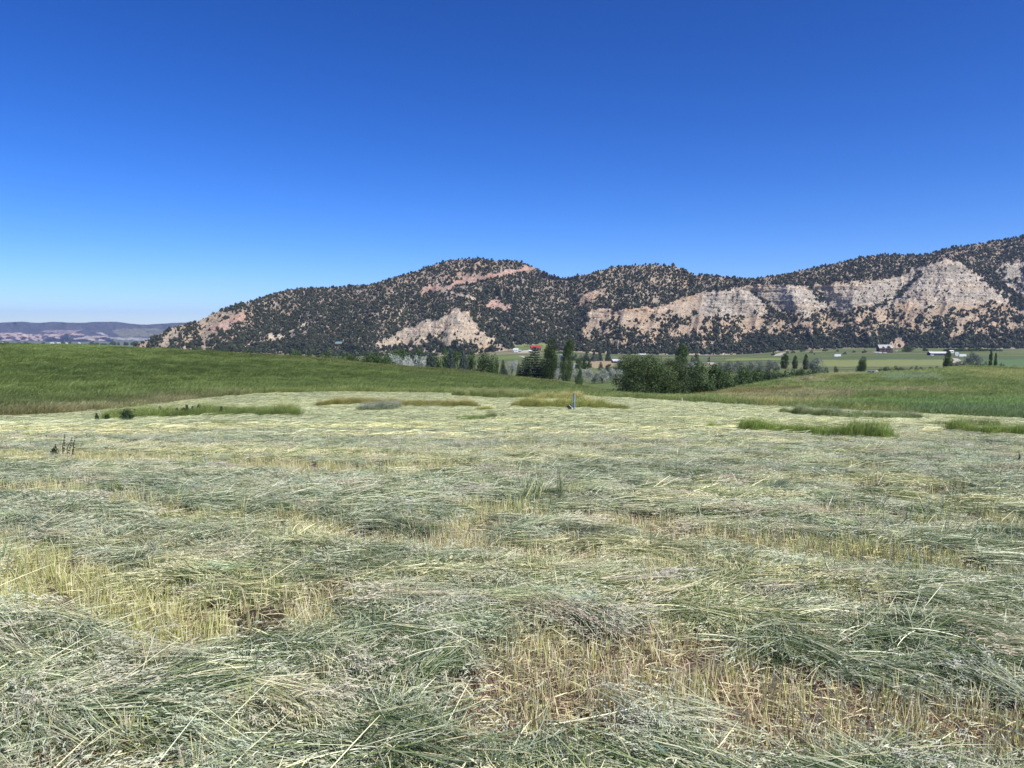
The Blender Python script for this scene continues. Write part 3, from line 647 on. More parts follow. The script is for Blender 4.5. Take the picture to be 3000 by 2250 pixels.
# ------------------------------------------------------------------ TREES (photo column, distance, top row, width in the photo)
T = tree
OG = 'silver-leaved olive trees on the lawn'
T('willow_tree', 1893, 110, 1040, 162, 'huge dark green willow, widest tree, at the near edge of the lawn', var=0)
T('willow_tree', 1978, 114, 1056, 112, 'spreading green willow touching the right side of the huge one', var=1)
T('broadleaf_tree', 2052, 124, 1066, 92, 'dark round tree in the dip beside the right hill, right of the willows')
T('broadleaf_tree', 2104, 150, 1069, 84, 'second green tree in the row rising behind the right hill')
T('broadleaf_tree', 2152, 190, 1077, 84, 'yellowish green tree in the row above the right hill slope')
T('broadleaf_tree', 2196, 210, 1084, 70, 'small grey-green tree at the right end of the hedge row')
T('poplar_tree', 1994, 330, 1006, 32, 'broad poplar rising over the top of the willow', var=2)
T('dusty_tree', 2025, 240, 1058, 60, 'dusty grey-green tree peeping out behind the willow top')
T('broadleaf_tree', 2037, 620, 1035, 25, 'small round green tree alone in the meadow behind the poplar')
T('shrub', 2076, 700, 1045, 7, 'tiny dark bush by the white van in the meadow')
T('poplar_tree', 1606, 250, 986, 36, 'tall dark poplar with a white trunk, left of the two', var=0)
T('poplar_tree', 1654, 238, 993, 32, 'tall dark poplar with a white painted foot, right of the two', var=1)
T('pine_tree', 1566, 256, 1014, 62, 'largest dark pine just left of the tall poplars')
T('pine_tree', 1541, 262, 1043, 54, 'medium dark pine on the left side of the largest pine')
T('pine_tree', 1589, 270, 1050, 44, 'black-green pine squeezed between largest pine and poplar')
T('pine_tree', 1520, 270, 1062, 20, 'slim small conifer at the left end of the pine group')
T('spruce_tree', 1480, 275, 1079, 22, 'little blue spruce standing on the lawn below the silver olive')
T('pine_tree', 1474, 300, 1053, 24, 'dark rounded conifer behind the little blue spruce')
T('olive_tree', 1500, 305, 1056, 30, 'silver olive tree between dark conifer and slim conifer', OG)
T('olive_tree', 1636, 270, 1079, 36, 'silver olive tree filling the gap between the two poplars', OG)
T('olive_tree', 1686, 262, 1080, 38, 'silver olive tree right behind the right poplar', OG)
T('broadleaf_tree', 1697, 230, 1080, 21, 'small slender green tree with pale trunk on the lawn')
T('olive_tree', 1717, 258, 1079, 34, 'silver olive tree just right of the slender green tree', OG)
T('olive_tree', 1741, 248, 1089, 24, 'smallest silver olive with a forked trunk', OG)
T('olive_tree', 1764, 246, 1079, 40, 'roundest silver olive with clear trunk on the lawn', OG)
T('olive_tree', 1804, 255, 1079, 38, 'silver olive tree half behind the huge willow', OG)
T('dusty_tree', 1636, 380, 1055, 26, 'pale grey tree farther back between the poplars', OG)
T('broadleaf_tree', 1626, 330, 1068, 26, 'green bush-like tree behind the gap of the poplars')
T('broadleaf_tree', 1695, 420, 1050, 20, 'green tree behind the silver olives, right of right poplar')
T('poplar_tree', 1711, 430, 1052, 13, 'narrow green tree in front of the ploughed field', var=3)
T('poplar_tree', 1726, 425, 1055, 12, 'narrow green tree nearest to the ploughed field corner', var=3)
T('pine_tree', 1760, 380, 1059, 18, 'lone dark conifer standing against the ploughed field')
T('broadleaf_tree', 1788, 360, 1067, 30, 'low green tree below the small dark shed')
T('broadleaf_tree', 1822, 350, 1058, 34, 'green tree between shed and huge willow')
T('spruce_tree', 1261, 215, 1022, 58, 'left of the three big blue-grey spruces behind the hill')
T('spruce_tree', 1320, 210, 1020, 58, 'middle of the three big blue-grey spruces behind the hill')
T('spruce_tree', 1359, 208, 1026, 54, 'right of the three big blue-grey spruces behind the hill')
T('broadleaf_tree', 1291, 235, 1022, 56, 'green leafy tree between left and middle blue spruces')
T('broadleaf_tree', 1341, 240, 1025, 52, 'green leafy tree behind middle and right blue spruces')
T('broadleaf_tree', 1386, 212, 1036, 54, 'broad green tree right of the blue spruces')
T('broadleaf_tree', 1424, 214, 1036, 58, 'large dark green tree at the right end of the hill skyline')
T('broadleaf_tree', 1448, 250, 1049, 24, 'bright yellow-green tree behind the skyline clump')
T('olive_tree', 1149, 200, 1039, 42, 'silver olive tree leftmost behind the green hill', OG)
T('olive_tree', 1172, 203, 1050, 26, 'low silver olive beside the leftmost one behind the hill', OG)
T('olive_tree', 1196, 203, 1046, 42, 'middle silver olive of the clump behind the hill', OG)
T('olive_tree', 1226, 205, 1043, 46, 'largest silver olive against the left blue spruce', OG)
for i, (px, top, w, lb) in enumerate(((1150, 1027, 46, 'dark green tree above the leftmost silver olive'), (1185, 1024, 44, 'deep green tree behind the silver olives'),
                                      (1220, 1026, 40, 'green tree behind the largest silver olive'), (1120, 1036, 30, 'green tree at the end of the hedge behind the hill'))):
    T('broadleaf_tree', px, 262 + 3 * i, top, w * 1.3, lb)
for i, px in enumerate(range(1003, 1142, 19)):
    T('broadleaf_tree', px, 205 - i * 1.0, 1036.5 + (i % 3) * 1.5 + (px - 1000) * .02, 46, nth(i, 'green tree in the even hedge row behind the hill crest'), 'trees of the hedge row behind the green hill')
for px, top, w, kd, lb in ((838, 1032, 24, 'shrub', 'low green bush at the left end of the tree belt'), (866, 1026, 34, 'broadleaf_tree', 'rounded green tree near the left end of the belt'),
                           (897, 1035, 14, 'sage_shrub', 'pale bluish bush among the green belt trees'), (912, 1031, 24, 'broadleaf_tree', 'small green tree beside the dark spruce in the belt'),
                           (933, 1023, 28, 'pine_tree', 'dark pointed conifer in the tree belt below the cabin'), (961, 1029, 30, 'broadleaf_tree', 'green tree right of the dark pointed conifer'),
                           (980, 1033, 20, 'sage_shrub', 'grey-green bush in the belt below the cabin'), (994, 1033, 14, 'spruce_tree', 'small blue spruce at the belt below the cabin')):
    T(kd, px, 225, top, w * 1.35, lb)
for i, (px, top, w) in enumerate(((560, 1019, 22), (583, 1017, 26), (606, 1019, 20), (637, 1014, 8), (655, 1014, 22), (690, 1022, 30), (730, 1023, 34), (770, 1026, 34), (805, 1028, 30))):
    T('broadleaf_tree' if i < 5 else 'shrub', px, 900 if i < 5 else 600, top, w, nth(i if i < 5 else i - 5, 'small tree on the hill skyline below the mountain tip' if i < 5 else 'low bush peeping over the green hill crest'),
      'trees below the mountain tip' if i < 5 else 'bushes peeping over the hill crest')
for px, top, w, lb in ((1718, 1019, 14, 'first dark spruce of the four at the mountain foot'), (1740, 1022, 15, 'second dark spruce of the four at the mountain foot'),
                       (1757, 1021, 17, 'third dark spruce of the four at the mountain foot'), (1781, 1017, 18, 'fourth and largest dark spruce at the mountain foot')):
    T('spruce_tree', px, 760, top, w, lb)
for i, px in enumerate((1655, 1668, 1684, 1702, 1716, 1729, 1744)):
    T('sage_shrub', px, 740 - i * 3, 1037 + i % 2 * 2, 18, nth(i, 'greyish bush beside the farm under the four spruces'), 'grey bushes at the farm')
for i, (px, top, w) in enumerate(((2105, 1062, 34), (2135, 1058, 36), (2165, 1057, 38), (2195, 1060, 34), (2225, 1057, 36), (2255, 1056, 34), (2272, 1060, 24))):
    T('dusty_tree', px, 330 + i * 9, top, w, nth(i, 'dusty grey-green tree in the row behind the hedge'), 'grey-green trees in the row behind the hedge')
T('poplar_tree', 2297, 440, 1037, 19, 'dark poplar, first and widest of the three on the right meadow', var=2)
T('poplar_tree', 2328, 440, 1042, 13, 'dark poplar, shortest of the three on the right meadow', var=3)
T('poplar_tree', 2359, 400, 1038, 13, 'dark poplar, tallest of the three beside the bluish tree', var=3)
T('dusty_tree', 2393, 380, 1049, 48, 'large bluish grey tree right of the tallest of three poplars')
T('sage_shrub', 2345, 250, 1078, 24, 'pale grey bush on the right hill skyline below the poplars')
for px, D, top, w, lb in ((2262, 200, 1086, 44, 'green bush left in the clump at the hill skyline'), (2295, 205, 1083, 42, 'green bush below the widest of three poplars'),
                          (2322, 215, 1082, 36, 'green bush left of the pale grey bush'), (2375, 240, 1082, 42, 'green bush below the bluish grey tree'),
                          (2402, 245, 1078, 40, 'green bush right of the bluish grey tree'), (2422, 250, 1078, 22, 'small green bush ending the clump on the hill skyline'),
                          (2449, 260, 1073, 14, 'lone little tree on the meadow above the hill skyline'), (2478, 255, 1087, 16, 'low bush on the bare strip of the hill skyline')):
    T('shrub', px, D, top, w, lb)
for i, px in enumerate((2210, 2232, 2250, 2282, 2340)):
    T('broadleaf_tree', px, 222 + i * 4, 1092 - i * 2.5, 34, nth(i, 'leafy green bush in the hedge above the right hill'), 'leafy bushes of the right hedge')
T('poplar_tree', 2522, 330, 1043, 20, 'leaning bright green poplar alone on the right meadow', var=0)
T('shrub', 2511, 330, 1072, 10, 'small bush at the foot of the leaning poplar')
T('poplar_tree', 2775, 330, 1028, 20, 'bright green poplar standing alone on the right skyline', var=3)
T('poplar_tree', 2900, 330, 1026, 8.5, 'taller left poplar of the pair at the right', var=2)
T('poplar_tree', 2915, 330, 1034, 8, 'shorter right poplar of the pair at the right', var=3)
T('sage_shrub', 2936, 320, 1063, 14, 'small dark bush right of the poplar pair')
T('sage_shrub', 2968, 320, 1071, 24, 'flat bush rightmost on the right hill skyline')
for i in range(9):
    T('shrub', 2585 + i * 20, 300 - i * 2, 1075.5 - (i % 3) * 1.6 + i * .1, 26, nth(i, 'low green bush in the row along the right hill skyline'), 'bushes along the right hill skyline')
for i, px in enumerate((2795, 2812, 2830, 2848, 2866, 2884)):
    T('sage_shrub', px, 330, 1060 - (i % 2) * 2, 26, nth(i, 'grey-green bush in the thicket left of the poplar pair'), 'thicket left of the poplar pair')
T('dusty_tree', 2850, 560, 1033, 42, 'rounded grey-green tree in the meadow left of the poplar pair')
T('willow_tree', 2658, 1050, 1014, 31, 'dark round tree with shadow right of the brown house', var=1)
T('broadleaf_tree', 2708, 1100, 1018, 15, 'small dark tree left of the long white barn')
for i, (px, top, w) in enumerate(((2772, 1022, 22), (2790, 1020, 26), (2812, 1019, 26), (2835, 1020, 28), (2858, 1017, 24), (2880, 1020, 24), (2905, 1021, 20), (2925, 1023, 16))):
    T('broadleaf_tree', px, 1080 + i * 6, top, w, nth(i, 'farmyard tree in the belt behind the white barn'), 'trees behind the white barn')
for i, (px, by, w) in enumerate(sorted(((2252, 1028, 16), (2264, 1041, 12), (2305, 1036, 9), (2322, 1035, 10), (2350, 1031, 14), (2375, 1034, 9), (2384, 1039, 5), (2413, 1030, 11), (2420, 1028, 9),
                                 (2443, 1024, 10), (2452, 1030, 8), (2473, 1038, 9), (2500, 1033, 8), (2530, 1034, 12), (2100, 1036, 9), (2140, 1037, 8), (1640, 1036, 12), (1600, 1030, 10)))):
    X, Y, Z = hit(px, by, 400, 1390)
    T('shrub', px, Y, by - w * .85, w, nth(i, 'dark round bush scattered on the meadow below the cliffs'), 'bushes on the meadow below the cliffs')
# trees at the distant valley farms
for i, (px, w, h) in enumerate(sorted(((8, 10, 5), (22, 12, 6), (60, 10, 4), (84, 18, 5), (130, 10, 4), (192, 16, 7), (206, 12, 6), (278, 24, 6), (302, 30, 5), (330, 12, 10), (338, 14, 11), (372, 14, 9), (392, 12, 9), (350, 10, 9), (400, 14, 12)))):
    D = 3000 if px > 240 else 3600; base = H - D * float(tan_down(1012 if px > 290 else 1008))
    T('broadleaf_tree', px, D, (1011 if px > 290 else 1006) - h, w, nth(i, 'dark tree clump beside the far valley farms'), 'tree clumps at the far valley farms')

# junipers on the slopes
jm = leaf_mat('juniper_needle', (.036, .044, .022), (.100, .112, .056), .05, .7, .5)
jme = []
for i in range(5):
    r = np.random.default_rng(900 + i); c = r.uniform(-.22, .22, (7, 3)) + np.array([0, 0, .42]); c[0] = (0, 0, .72)
    P, d, k = blob_cloud(c, np.array([.2] + [.27] * 6), 64, 910 + i, flat=1.05); P[:, 2] = np.clip(P[:, 2], .0, 1)
    V, Fc, q = leaves(P, d, .17, 920 + i); m0 = bmesh.new(); bmesh.ops.create_icosphere(m0, subdivisions=1, radius=.36)
    Vi = np.array([v.co[:] for v in m0.verts]) * (1, 1, 1.05) + (0, 0, .42); Fi = np.array([[v.index for v in f.verts] + [f.verts[0].index] for f in m0.faces]); m0.free()
    nq = len(V); V = np.concatenate([V, Vi * (1 + .15 * r.normal(0, 1, (len(Vi), 1)))])
    me = bpy.data.meshes.new('juniper_crown'); me.from_pydata(V.tolist(), [], [list(map(int, f)) for f in Fc] + [list(map(int, f[:3] + nq)) for f in Fi])
    a = me.attributes.new('rnd', 'FLOAT', 'FACE'); a.data.foreach_set('value', np.concatenate([q, np.zeros(len(Fi))]).astype(np.float32)); me.materials.append(jm); jme.append(me)
colh = mb - mc; want = 17500
ci = rng.choice(NCm, 125000, p=colh / colh.sum()); ri = rng.integers(2, NRm, 125000)
edge_in = (mpx[ci] < 3300)
keep = (rng.uniform(0, 1, 125000) < dens[ri, ci] ** 1.25) & edge_in & (PY[ri, ci] < mb[ci] - 3)
ci, ri = ci[keep], ri[keep]
# thin where crowns would sit on one another
seen = {}; sel = []
sp = 3.1
for n_, (x, y) in enumerate(zip(mpx[ci], PY[ri, ci])):
    k = (int(x / sp), int(y / (sp * .8)))
    if seen.get(k, 0) < 1: seen[k] = 1; sel.append(n_)
sel = np.array(sel); ci, ri = ci[sel], ri[sel]
jp = np.stack([MXv[ri, ci], MYv[ri, ci], MZv[ri, ci]], 1); nj = len(jp)
js = np.clip(rng.lognormal(1.46, .38, nj), 1.8, 9.0) * (1 - .22 * (mb[ci] - PY[ri, ci]) / np.maximum(mb[ci] - mc[ci], 1)) * (1 + .15 * sstep(60, 15, mb[ci] - PY[ri, ci])) * np.where(dens[ri, ci] < .24, .55, 1)
order = np.argsort(-(js / jp[:, 1]) * ((mpx[ci] > 450) & (mpx[ci] < 2990)))
big, rest = order[:300], order[300:]
for q in big:
    e = empty('juniper_tree', tuple(jp[q] - np.array([0, 0, .3])), random.uniform(0, 6.28), (js[q], js[q], js[q] * random.uniform(.95, 1.3)))
    link('crown', jme[q % 5], e); tag(e, 'large dark juniper scattered low on the rocky mountain slope', 'tree', 'large junipers on the lower mountain slope')
tmpl = [bpy.data.objects.new('juniper.%03d' % i, me) for i, me in enumerate(jme)]
rr = js[rest]
jsc = np.stack([rr * rng.uniform(.9, 1.15, len(rest)), rr * rng.uniform(.9, 1.15, len(rest)), rr * rng.uniform(.85, 1.25, len(rest))], 1)
o = make_scatter('juniper_woodland', jp[rest] - np.array([0, 0, .4]), np.stack([np.zeros(len(rest)), np.zeros(len(rest)), rng.uniform(0, 6.28, len(rest))], 1), jsc, np.ones((len(rest), 3)), rng.integers(0, 5, len(rest)), tmpl)
tag(o, 'dark juniper woodland scattered over the whole mountainside', 'woodland')

# rocks lying under the cliffs
def rock_mesh(seed):
    bm = bmesh.new(); bmesh.ops.create_icosphere(bm, subdivisions=2, radius=.5); r = random.Random(seed)
    ax = [Vector((r.gauss(0, 1), r.gauss(0, 1), r.gauss(0, 1))).normalized() for _ in range(7)]; of = [r.uniform(.26, .42) for _ in ax]
    for v in bm.verts:
        for a_, q in zip(ax, of):
            d = v.co.dot(a_)
            if d > q: v.co -= a_ * (d - q)
    me = bpy.data.meshes.new('boulder'); bm.to_mesh(me); bm.free(); return me
rockm = plain('boulder', (.42, .35, .27), .95, .35, 2.0); rocks = [template('boulder.%03d' % i, rock_mesh(i), rockm) for i in range(4)]
ca = rng.integers(0, NCm, 60000); ra = rng.integers(2, NRm, 60000); kp = (rng.uniform(0, 1, 60000) < (rough_[ra, ca] > .35) * .30 * (1 - dens[ra, ca]) + .01)
ca, ra = ca[kp], ra[kp]; nr = len(ca); rs = rng.uniform(1.0, 3.6, (nr, 1)) * rng.uniform(.6, 1.4, (nr, 3)) * .9
o = make_scatter('boulders', np.stack([MXv[ra, ca], MYv[ra, ca], MZv[ra, ca]], 1), rng.uniform(0, 6.28, (nr, 3)), rs, np.ones((nr, 3)), rng.integers(0, 4, nr), rocks)
tag(o, 'tan boulders strewn over cliffs and scree', 'rocks')

# ------------------------------------------------------------------ BUILDINGS
def box_mesh(name, parts):
    V, Fc = [], []
    for x0, x1, y0, y1, z0, z1 in parts:
        b = len(V); V += [(x0, y0, z0), (x1, y0, z0), (x1, y1, z0), (x0, y1, z0), (x0, y0, z1), (x1, y0, z1), (x1, y1, z1), (x0, y1, z1)]
        Fc += [(b, b + 3, b + 2, b + 1), (b + 4, b + 5, b + 6, b + 7), (b, b + 1, b + 5, b + 4), (b + 1, b + 2, b + 6, b + 5), (b + 2, b + 3, b + 7, b + 6), (b + 3, b, b + 4, b + 7)]
    me = bpy.data.meshes.new(name); me.from_pydata(V, [], Fc); return me
def gable_mesh(name, w, d, z0, h, ov=.5, th=.18, axis='x'):
    """a pitched roof of two thick slopes, ridge along the width"""
    V = []; Fc = []; W, Dp = w / 2 + ov, d / 2 + ov; zl = z0 - ov * h / (d / 2)
    prof = [(-Dp, zl), (0, z0 + h), (Dp, zl), (Dp, zl + th), (0, z0 + h + th), (-Dp, zl + th)]
    for s in (-W, W):
        for y, z in prof: V.append((s, y, z) if axis == 'x' else (y, s, z))
    for i in range(6):
        j = (i + 1) % 6; Fc.append((i, j, 6 + j, 6 + i))
    Fc += [(0, 5, 4, 1), (1, 4, 3, 2), (6, 7, 10, 11), (7, 8, 9, 10)]
    me = bpy.data.meshes.new(name); me.from_pydata(V, [], Fc); return me
def walls_mesh(w, d, h, rh):
    V = [(-w / 2, -d / 2, -1.5), (w / 2, -d / 2, -1.5), (w / 2, d / 2, -1.5), (-w / 2, d / 2, -1.5), (-w / 2, -d / 2, h), (w / 2, -d / 2, h), (w / 2, d / 2, h), (-w / 2, d / 2, h), (-w / 2, 0, h + rh - .05), (w / 2, 0, h + rh - .05)]
    me = bpy.data.meshes.new('wall'); me.from_pydata(V, [], [(0, 1, 5, 4), (1, 2, 6, 9, 5), (2, 3, 7, 6), (3, 0, 4, 8, 7), (4, 5, 9, 8), (6, 7, 8, 9)]); return me
M_GLASS, gnt, gb = mat('window_glass'); gb.inputs['Base Color'].default_value = (.02, .03, .04, 1); gb.inputs['Roughness'].default_value = .08
M_TRIM = plain('white_trim', (.75, .75, .72), .5, .08); M_WHITE = plain('white_paint', (.66, .66, .64), .45, .06); M_DARK = plain('dark_opening', (.03, .028, .026), .8, .2)
def house(name, label, cat, pos, w, d, h, rh, rc, wc, yaw=0, wins=3, door=True, dormers=(), metal=False, chimney=False, porch=False):
    X, Y, Z = pos; e = empty(name, (X, Y, Z - .1), math.radians(yaw)); tag(e, label, cat)
    rm = plain('roofing', rc, .45 if metal else .8, .12, 1.0); wm = plain('siding', wc, .8, .18, 1.5)
    link('wall', walls_mesh(w, d, h, rh), e, wm); rf = link('roof', gable_mesh('roof', w, d, h, rh), e, rm)
    for i in range(wins):
        x = -w / 2 + (i + .5 + (.0 if not door else .1)) * w / max(wins, 1); 
        f = link('window', box_mesh('window', [(x - .75, x + .75, -d / 2 - .06, -d / 2 + .02, h * .38, h * .38 + 1.3)]), e, M_TRIM)
        link('pane', box_mesh('pane', [(x - .62, x + .62, -d / 2 - .08, -d / 2 - .065, h * .38 + .1, h * .38 + 1.2)]), f, M_GLASS)
    if door:
        x = -w / 2 + .12 * w; link('door', box_mesh('door', [(x - .5, x + .5, -d / 2 - .07, -d / 2 + .02, -.1, 2.05)]), e, M_DARK)
    for x, dw in dormers:
        dz = h + .1; link('dormer', box_mesh('dormer', [(x - dw / 2, x + dw / 2, -d / 2 - .4, -.3, h - 2.4, h + .4)]), e, wm)
        g = link('dormer_roof', gable_mesh('dormer_roof', d * .62, dw, h + .4, dw * .5, .3, .16, 'y'), e, rm); g.location = (x, -d * .24, 0)
        link('dormer_window', box_mesh('dormer_window', [(x - dw * .25, x + dw * .25, -d / 2 - .46, -d / 2 - .405, h - 1.9, h + .1)]), e, M_GLASS)
    if chimney: link('chimney', box_mesh('chimney', [(w * .2, w * .2 + .9, .2, 1.1, h, h + rh + 1.0)]), e, plain('chimney_stone', (.3, .24, .2)))
    if porch:
        link('porch_roof', box_mesh('porch_roof', [(-w / 2 - 1.5, w / 2 + 2, -d / 2 - 2.6, -d / 2 - .51, h - .55, h - .33)]), e, rm)
        for i in range(5):
            x = -w / 2 - 1 + i * (w + 2.4) / 4; link('porch_post', box_mesh('porch_post', [(x - .12, x + .12, -d / 2 - 2.4, -d / 2 - 2.16, -.5, h - .56)]), e, M_TRIM)
    return e
def h_at(px, py, d0=300, d1=1395): return hit(px, py, d0, d1)
house('ranch_house', 'red-roofed ranch house at the foot of the wooded mountain', 'house', h_at(1569, 1022.5, 1000), 18, 11, 4.4, 4.0, (.33, .035, .035), (.16, .06, .04), 8, 5, chimney=True, porch=True, metal=True)
house('shed', 'plain white shed left below the red-roofed house', 'shed', h_at(1511, 1031.5), 7.5, 6, 4.3, 1.2, (.8, .8, .78), (.8, .8, .78), -5, 1)
house('garage', 'low pale-roofed outbuilding right below the red-roofed house', 'garage', h_at(1557, 1031), 8.5, 6, 1.9, 1.1, (.72, .74, .76), (.35, .33, .3), 5, 2)
house('storage_shed', 'small teal shed right of the plain white shed', 'shed', h_at(1523, 1032), 4, 4, 2.4, 1.0, (.3, .45, .45), (.3, .42, .42), 0, 1)
house('farmhouse', 'little white farmhouse between the two tall poplars', 'house', h_at(1650, 1053, 400), 5.6, 6, 3.0, 2.2, (.72, .74, .78), (.8, .8, .78), 30, 2)
house('cottage', 'small white cottage in the grey bushes at the mountain foot', 'house', h_at(1722, 1053, 500), 3.2, 4, 2.2, 1.6, (.3, .3, .32), (.8, .8, .78), 70, 1)
house('barn_shed', 'small dark shed with a lilac grey roof by the ploughed field', 'shed', h_at(1807, 1063, 400), 8.4, 5, 1.9, 1.5, (.50, .48, .55), (.07, .04, .04), 12, 1)
house('hill_cabin', 'cabin with a blue-green roof among junipers on the slope', 'cabin', on_mountain(995, 1011), 14, 8, 3.0, 3.2, (.16, .27, .29), (.22, .10, .05), -14, 3)
house('lodge', 'dark brown two-storey house with grey dormered roof on the right meadow', 'house', h_at(2591, 1033.5, 900), 16.5, 11, 6.4, 4.2, (.40, .39, .36), (.075, .035, .03), -6, 4, dormers=((-3.6, 3.2), (3.0, 5.0)), chimney=True)
house('long_barn', 'long low barn with bright white roof on the right meadow', 'barn', h_at(2746, 1041, 700), 19, 9, 2.6, 1.7, (.62, .64, .66), (.06, .06, .09), -4, 0, metal=True)
house('loading_shed', 'white lean-to on top of the yard behind the long barn', 'shed', h_at(2786, 1034, 800), 5, 4, 2.6, .8, (.8, .8, .8), (.8, .8, .8), 0, 1)
house('roof_behind_hill', 'white roof just showing over the hill crest below the spruces', 'building', (float(a_of(1366)) * 200, 200, H - 200 * float(tan_down(1096)) - 2.6), 2.9, 3.5, 2.6, .5, (.78, .80, .84), (.6, .62, .66), 0, 0, door=False)
house('bluish_roof_behind_hill', 'bluish low roof over the hill crest left of the white one', 'building', (float(a_of(1336)) * 200, 200, H - 200 * float(tan_down(1092)) - 2.9), 2.0, 2.5, 2.6, .4, (.35, .42, .48), (.4, .42, .46), 0, 0, door=False)
for i, (px, w, lb) in enumerate(((158, 16, 'leftmost long white farm building in the far valley'), (177, 14, 'second long white farm building in the far valley'), (200, 8, 'small white farm building by the far valley trees'),
                                 (294, 10, 'white building behind the far tree clump, middle'), (237, 7, 'tiny white building in the middle of the far valley'), (348, 8, 'rightmost white building near the mountain tip'), (12, 12, 'pale building at the left edge of the far valley'))):
    D = 3300; Z = H - D * float(tan_down(1006.5 if px < 250 else 1011.5)); house('farm_building', lb, 'barn', (float(a_of(px)) * D, D, Z), w, 8, 3.2, 1.6, (.8, .8, .8), (.78, .78, .76), 0, 2)
# round white tank beside the barn
X, Y, Z = h_at(2802, 1043, 700); e = empty('round_tank', (X, Y, Z)); tag(e, 'round white water tank with ringed face by the right farm', 'tank')
bm = bmesh.new(); bmesh.ops.create_cone(bm, cap_ends=True, segments=28, radius1=2.3, radius2=2.3, depth=2.0); me = bpy.data.meshes.new('drum'); bm.to_mesh(me); bm.free()
o = link('drum', me, e, M_WHITE); o.rotation_euler = (math.radians(90), 0, 0); o.location = (0, 0, 2.3)
bm = bmesh.new(); bmesh.ops.create_cone(bm, cap_ends=True, segments=20, radius1=.8, radius2=.7, depth=.16); me = bpy.data.meshes.new('hatch'); bm.to_mesh(me); bm.free()
o = link('hatch', me, e, plain('hatch_paint', (.35, .34, .33))); o.rotation_euler = (math.radians(90), 0, 0); o.location = (0, -1.08, 2.5)
link('cradle', box_mesh('cradle', [(-1.6, 1.6, -.8, .8, -.5, .3)]), e, M_DARK)

# vehicles and trailers far off
M_TYRE = plain('tyre', (.03, .03, .03), .8, .1)
def wheel(e, x, y, r):
    bm = bmesh.new(); bmesh.ops.create_cone(bm, cap_ends=True, segments=14, radius1=r, radius2=r, depth=.25); me = bpy.data.meshes.new('wheel'); bm.to_mesh(me); bm.free()
    o = link('wheel', me, e, M_TYRE); o.rotation_euler = (math.radians(90), 0, 0); o.location = (x, y, r)
def vehicle(name, label, cat, pos, kind_, L=4.8, col=(.8, .8, .8), yaw=0):
    X, Y, Z = pos; e = empty(name, (X, Y, Z), math.radians(yaw)); tag(e, label, cat); pm = plain('vehicle_paint', col, .3, .05)
    w = .95; V = []
    if kind_ == 'trailer': prof = [(-L / 2, .6), (L / 2, .6), (L / 2, 3.1), (-L / 2 + .2, 3.1), (-L / 2, 2.7)]; glass = None
    elif kind_ == 'pickup': prof = [(-L / 2, .45), (L / 2, .45), (L / 2, 1.05), (.5, 1.05), (.3, 1.75), (-.9, 1.78), (-1.5, 1.15), (-L / 2, 1.0)]; glass = (-1.3, .3)
    else: prof = [(-L / 2, .4), (L / 2, .4), (L / 2, 1.2), (L / 2 - .3, 1.75), (-.8, 1.78), (-1.5, 1.15), (-L / 2, 1.0)]; glass = (-1.2, L / 2 - .5)
    n = len(prof); V = [(x, -w, z) for x, z in prof] + [(x, w, z) for x, z in prof]
    Fc = [tuple(range(n)), tuple(range(2 * n - 1, n - 1, -1))] + [(i, i + n, (i + 1) % n + n, (i + 1) % n) for i in range(n)]
    me = bpy.data.meshes.new('body'); me.from_pydata(V, [], Fc); link('body', me, e, pm)
    if glass: link('window', box_mesh('window', [(glass[0] + .15, glass[1] - .1, -w - .02, w + .02, 1.2, 1.62)]), e, M_GLASS)
    for x in ((L * .28, L * .4) if kind_ == 'trailer' else (-L * .31, L * .31)):
        for y in (-w, w): wheel(e, x, y, .38)
    return e
vehicle('livestock_trailer', 'long white trailer parked at the mountain foot behind the willow', 'trailer', h_at(1884, 1041, 900), 'trailer', 12)
vehicle('pickup_truck', 'white pickup in front of the long white trailer', 'truck', h_at(1869, 1041, 900), 'pickup', 5.2)
vehicle('parked_van', 'white van alone at the edge of the meadow above the willows', 'van', h_at(2069, 1041, 900), 'suv', 6.2)
vehicle('parked_car', 'white car at the left corner of the dark brown house', 'car', h_at(2567, 1034, 900), 'suv', 5.0)
vehicle('parked_car', 'white car close to the wall of the dark brown house', 'car', h_at(2578, 1035, 900), 'suv', 4.6, yaw=20)
vehicle('parked_car', 'small white car under the right end of the brown house', 'car', h_at(2592, 1035.5, 900), 'suv', 3.8)
vehicle('camper_trailer', 'white camper trailer alone in the meadow under the cliffs', 'trailer', h_at(2453, 1046, 600), 'trailer', 7.0)
vehicle('pickup_truck', 'white pickup parked in front of the red-roofed house', 'truck', h_at(1563, 1018.5 + 5, 900), 'pickup', 5.2, yaw=-20)
vehicle('flatbed_trailer', 'low white trailer right of the round tank', 'trailer', h_at(2819, 1046, 600), 'trailer', 7.5)
vehicle('parked_car', 'white car above the left end of the long barn', 'car', h_at(2725, 1032, 700), 'suv', 3.6)
vehicle('parked_car', 'white car in front of the left end of the long barn', 'car', h_at(2730, 1043, 600), 'suv', 3.4)
vehicle('parked_car', 'white car by the round tree right of the brown house', 'car', h_at(2626, 1030, 800), 'suv', 3.2)

